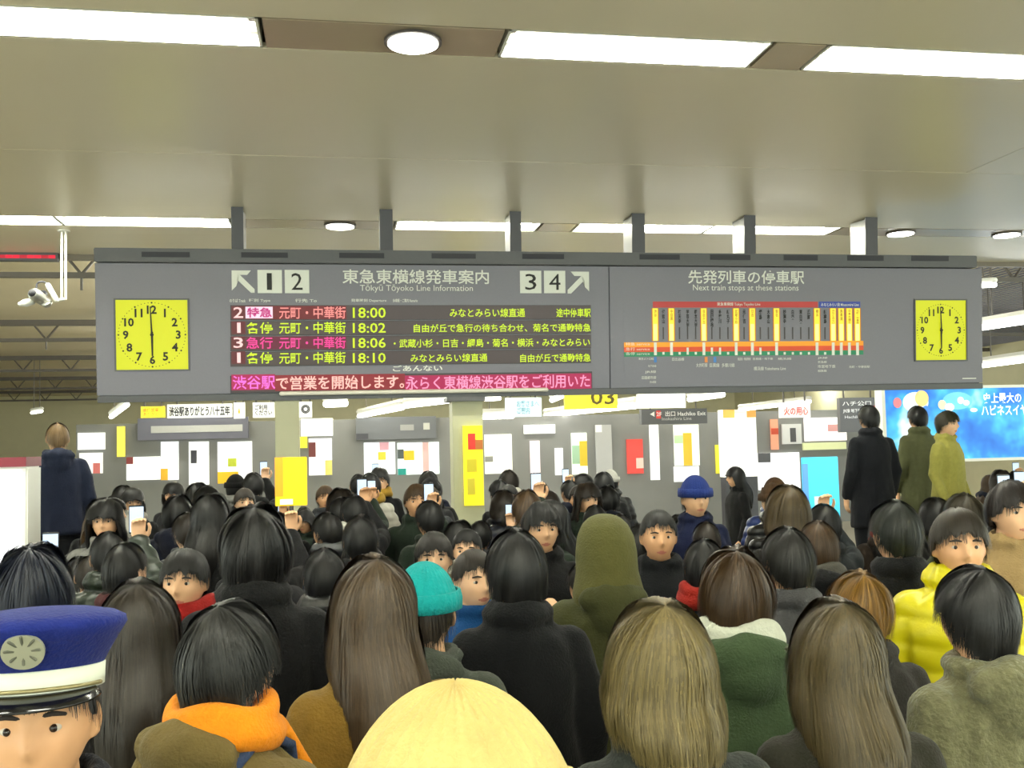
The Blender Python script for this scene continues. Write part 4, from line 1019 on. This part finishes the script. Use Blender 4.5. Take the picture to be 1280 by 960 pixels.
P(572, 911, 1.79, 'very close person in cream knit hat at the bottom centre', d=.76, rz=2, hat=(232, 208, 132), crgb=(150, 140, 88), coat='wool', hrgb=(60, 50, 40))
P(826, 765, 1.66, 'full khaki brown bob hair seen from behind, right of the black coated centre person', d=1.86, rz=4, hair='bob', hrgb=(124, 108, 62), crgb=(60, 66, 60), coat='wool', hi=True)
P(918, 694, 1.62, 'brown haired person with white fluffy collar over green coat', d=2.6, rz=-6, hair='messy', hrgb=(74, 52, 26), crgb=(84, 108, 70), coat='hood', scarf=(226, 230, 212), hi=True)
P(1048, 760, 1.64, 'long dark hair with lighter crown seen from behind, right foreground', d=2.02, rz=-3, hair='long', hrgb=(92, 78, 46), crgb=(60, 58, 44), hi=True)
P(1075, 722, 1.60, 'orange brown haired person just behind the long dark hair on the right', d=2.8, rz=4, hair='messy', hrgb=(150, 108, 30), crgb=(60, 56, 50))
P(1222, 716, 1.70, 'black haired person in fuzzy khaki coat at the right foreground', d=2.25, rz=6, hair='short', hrgb=K, crgb=(138, 136, 96), coat='hood', hi=True, fuzz=True)
P(985, 664, 1.70, 'person in plain grey coat behind the white fluffy collar', d=3.3, rz=0, hair='short', hrgb=(40, 38, 36), crgb=(104, 104, 106))
P(1120, 630, 1.78, 'tall black coated person left of the yellow jacket', d=3.55, rz=0, hair='short', hrgb=(38, 44, 38), crgb=(30, 31, 34))
yj = P(1196, 640, 1.72, 'person in bright yellow jacket facing the viewer at the right', d=3.12, rz=160, hair='short', hrgb=(60, 50, 36), crgb=(238, 226, 10), coat='down', sk=1)
P(755, 652, 1.66, 'person with olive hood up, right of centre', d=3.45, rz=0, hood=(120, 118, 62), crgb=(96, 98, 54), coat='hood')
pp = P(822, 640, 1.66, 'person facing the viewer in black coat beside the olive hood', d=4.4, rz=170, hair='crop', hrgb=K, crgb=(30, 34, 40), sk=1)
P(868, 600, 1.66, 'person in blue knit hat facing the viewer, far crowd right of centre', d=6.0, rz=180, hat=(40, 66, 150), crgb=(20, 34, 80))
P(1086, 508, 1.72, 'black suited person raised on the steps, left of two others', d=8.6, z0=.51, rz=0, hair='short', hrgb=K, crgb=(30, 33, 42))
P(1147, 509, 1.72, 'black haired person raised on the steps in grey olive coat', d=9.3, z0=.51, rz=0, hair='short', hrgb=K, crgb=(120, 124, 84))
P(1182, 516, 1.66, 'dark haired person raised on the steps in yellow khaki coat', d=8.6, z0=.51, rz=-150, hair='messy', hrgb=(60, 56, 34), crgb=(196, 190, 96), sk=2)
P(72, 530, 1.74, 'person in navy jacket raised on steps beside the white light box', d=8.55, z0=.51, rz=20, hair='crop', hrgb=(150, 120, 80), crgb=(44, 54, 84), coat='hood')
P(40, 690, 1.68, 'person with navy black hair and dark navy coat behind the peaked cap', d=2.9, rz=0, hair='messy', hrgb=(32, 40, 62), crgb=(34, 44, 78), coat='down')
P(232, 690, 1.55, 'person in royal blue jacket facing the viewer behind the long dark hair', d=3.85, rz=170, hair='short', hrgb=K, crgb=(30, 80, 180), scarf=(180, 30, 24), sk=0, coat='hood')
P(1262, 606, 1.70, 'person in tan coat facing the viewer at the right edge', d=3.9, rz=175, hair='messy', hrgb=(40, 28, 26), crgb=(190, 160, 110), sk=2)
P(880, 678, 1.58, 'person with red scarf and navy coat beside the khaki bob', d=3.85, rz=-20, hair='short', hrgb=K, crgb=(30, 38, 58), scarf=(190, 40, 24))
P(735, 705, 1.60, 'person in purple blue down jacket right of the centre black coat', d=4.15, rz=25, hair='short', hrgb=K, crgb=(60, 54, 120), coat='down')
P(590, 690, 1.62, 'person in blue jacket just left of the centre black coat', d=3.75, rz=-160, hair='crop', hrgb=(50, 40, 30), crgb=(20, 90, 160), coat='hood', sk=2)
P(985, 612, 1.66, 'brown haired person in dark coat before the cyan placard', d=4.6, rz=0, hair='bob', hrgb=(84, 66, 30), crgb=(44, 42, 38))
P(542, 668, 1.62, 'person in beige coat facing the viewer behind the teal knit hat', d=4.5, rz=175, hair='short', hrgb=(40, 34, 30), crgb=(176, 160, 116), sk=2)
P(1205, 622, 1.60, 'person in green hood coat behind the yellow jacket', d=4.4, rz=0, hair='messy', hrgb=(66, 58, 40), crgb=(76, 90, 60), coat='hood')

# placards held over the crowd by attendants
def placard(px0, py0, px1, py1, d, rgb, label, hrgb, crgb, plabel, patches):
    a_, b_ = on_y(px0, py0, d), on_y(px1, py1, d); hw = (b_[0] - a_[0]) / 2; H = a_[2] - b_[2]; cx = (a_[0] + b_[0]) / 2
    hh = 1.62
    t = person(cx - .17 * hh / 1.7 , d - .33 * hh / 1.7 + .0, 0, hh, 0, plabel, hair='short', hrgb=hrgb, crgb=crgb, pose='raise')
    o = empty('placard', (cx, d + .03, b_[2]), 0, label, 'placard')
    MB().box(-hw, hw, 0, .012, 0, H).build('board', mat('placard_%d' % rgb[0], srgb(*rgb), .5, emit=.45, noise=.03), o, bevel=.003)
    MB().tube([(0, .02, H * .5), (0, .02, 1.52 - b_[2])], .012, 8).build('handle', M_post, o, True)
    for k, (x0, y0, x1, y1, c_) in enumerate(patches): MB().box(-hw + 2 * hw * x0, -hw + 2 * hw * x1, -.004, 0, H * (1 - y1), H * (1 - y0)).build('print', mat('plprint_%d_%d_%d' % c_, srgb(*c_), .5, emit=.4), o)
placard(343, 572, 384, 632, 5.6, (250, 200, 10), 'orange and yellow placard held up in front of the left column', K, (40, 40, 44), 'attendant in dark coat holding up the orange placard', ((0, .0, .25, .8, (244, 160, 30)), (.15, .86, .55, .97, (235, 235, 240))))
placard(1005, 572, 1054, 650, 5.4, (70, 205, 250), 'cyan placard held up left of the black suited person', K, (50, 56, 60), 'attendant in slate coat holding up the cyan placard', ((0, .1, .15, .8, (90, 150, 245)), (.3, .62, .7, .85, (215, 240, 250))))

# -- the rest of the crowd: one object each, no two alike in label ------------------
clear = [(338, 390, 634), (560, 608, 652), (1000, 1060, 652), (0, 30, 700), (28, 98, 690), (1058, 1132, 626), (1142, 1216, 616), (1238, 1280, 590), (790, 850, 640), (842, 894, 645)]
COLS = [('black', (26, 27, 30)), ('black', (26, 27, 30)), ('charcoal', (58, 58, 62)), ('dark navy', (32, 38, 62)), ('dark brown', (66, 52, 40)), ('slate grey', (88, 92, 98)), ('olive', (92, 94, 60)), ('beige', (176, 160, 122)), ('camel', (160, 128, 78)), ('dark green', (50, 66, 52)), ('light grey', (160, 160, 156)), ('maroon', (96, 36, 40)), ('royal blue', (40, 70, 150)), ('off white', (214, 210, 196))]
WT = np.array([7, 5, 5, 4, 2, 2, 1.6, 1, 1, 1.2, .9, .5, .4, .5]); WT = WT / WT.sum()
STY = [('wool', 'wool coat'), ('down', 'quilted down jacket'), ('hood', 'hooded jacket')]
HRS = [('short', 'short'), ('messy', 'tousled'), ('crop', 'cropped'), ('bob', 'bobbed'), ('long', 'long'), ('wavy', 'wavy')]
HW = np.array([5, 3, 2, 2, 2, 1.2]); HW = HW / HW.sum()
HCL = [('black', (28, 27, 28)), ('dark brown', (52, 40, 30)), ('brown', (92, 68, 42))]
ZN = [(130, 'under the left edge of the signboard'), (250, 'below the left clock'), (345, 'left of the orange placard'), (440, 'right of the orange placard'), (560, 'left of the tall column'), (650, 'right of the tall column'), (760, 'below the end of the red letters'), (880, 'below the route map start'), (1000, 'below the route map end'), (1120, 'near the cyan placard'), (1400, 'below the blue billboard')]
ROWN = [(3.6, 'front rows'), (5.2, 'nearer rows'), (7.5, 'middle rows'), (99, 'far rows')]
used = set(); cand = []
d = 2.75
while d < 10.8:      # a fine grid, packed greedily from the front so that nobody stands inside a neighbour
    xl, xr = float(on_y(-40, 600, d)[0]), float(on_y(1320, 600, d)[0])
    for k in range(int((xr - xl) / .11)): cand.append((xl + k * .11 + rng.uniform(-.05, .05), d + rng.uniform(-.06, .06)))
    d += .13
nr = 0
for (x, y) in cand:
    if any(((x - q_[0]) / .58) ** 2 + ((y - q_[1]) / .49) ** 2 < 1 for q_ in PEOPLE): continue
    if y > 7.3 and (3.0 < x < 5.95 and y < 10.7): continue
    if x < -1.95 and 7.3 < y < 10.7: continue
    if abs(x - 1.7) < .6 and abs(y - 14.2) < .6: continue
    h = float(np.clip(rng.normal(1.64, .06), 1.50, 1.78))
    px, py = proj((x, y, h)); wpx = .11 * F / y
    if px < -60 or px > 1340: continue
    for _ in range(3):
        if any(px + wpx > c0_ and px - wpx < c1_ and py < c2_ for c0_, c1_, c2_ in clear): h -= .05; px, py = proj((x, y, h))
    if any(px + wpx > c0_ and px - wpx < c1_ and py < c2_ for c0_, c1_, c2_ in clear): continue
    if y > 3.4 and py < 574: continue
    if x < -1.55 and 5.8 < y < 7.0: continue
    zone = next(z_ for lim_, z_ in ZN if px < lim_); rown = next(r_ for lim_, r_ in ROWN if y < lim_)
    for _ in range(60):
        ci = rng.choice(len(COLS), p=WT); si = rng.choice(3, p=[.5, .25, .25]); hi_ = rng.choice(6, p=HW); hc_ = rng.choice(3, p=[.7, .2, .1]); fc = rng.random()
        rz = rng.normal(0, 18) if fc < .66 else (180 + rng.normal(0, 15) if fc < .84 else rng.choice([-90, 90]) + rng.normal(0, 12))
        ft = '' if fc < .66 else ('facing the viewer, ' if fc < .84 else ('turned left, ' if 40 < rz < 140 else 'turned right, '))
        ex_ = rng.random(); scf = hat_ = None; et = ''
        if ex_ < .10: sn, scf = [('red', (180, 40, 36)), ('white', (226, 224, 214)), ('checked grey', (120, 118, 110)), ('mustard', (190, 150, 50))][rng.integers(4)]; et = ' and %s scarf' % sn
        elif ex_ < .18: sn, hat_ = [('grey', (120, 120, 118)), ('black', (30, 30, 32)), ('white', (222, 220, 212)), ('brown', (110, 80, 50))][rng.integers(4)]; et = ' and %s knit hat' % sn
        lab = '%s %s, %s %s hair%s, %s%s, %s' % (COLS[ci][0], STY[si][1], HRS[hi_][1], HCL[hc_][0], et, ft, rown, zone)
        lab = lab.replace('  ', ' ')
        if len(lab.split()) > 16: lab = '%s %s, %s hair%s, %s%s, %s' % (COLS[ci][0], STY[si][1].split()[-1], HRS[hi_][1], et, ft.replace('the viewer', 'viewer'), rown.split()[0] + ' rows', zone)
        if len(lab.split()) > 16: continue
        key = lab
        if key not in used: break
    else: continue
    used.add(key)
    pose = 'down' if rng.random() < .72 else ('raise' if (fc < .66 and rng.random() < .45 and y > 3.2) else 'chest')
    t = person(x, y, 0, h, math.radians(rz), lab, hair=HRS[hi_][0], hrgb=HCL[hc_][1], coat=STY[si][0], crgb=COLS[ci][1], pose=pose, hat=hat_, scarf=scf, sk=int(rng.integers(3)), group='people crowding the concourse')
    if pose == 'raise' and fc < .66:
        pl = 'phone held by the %s, %s' % (COLS[ci][0] + ' ' + STY[si][1].split()[-1], rown + ', ' + zone.replace('under the left edge of ', 'left end of '))
        if pl in used: pl = 'farther ' + pl
        if pl in used: pl = 'farthest' + pl[7:]
        used.add(pl); smartphone(t, pl)
    nr += 1
print('people', len(PEOPLE), 'random', nr, 'tris', sum(len(m_.polygons) * 2 for m_ in bpy.data.meshes))
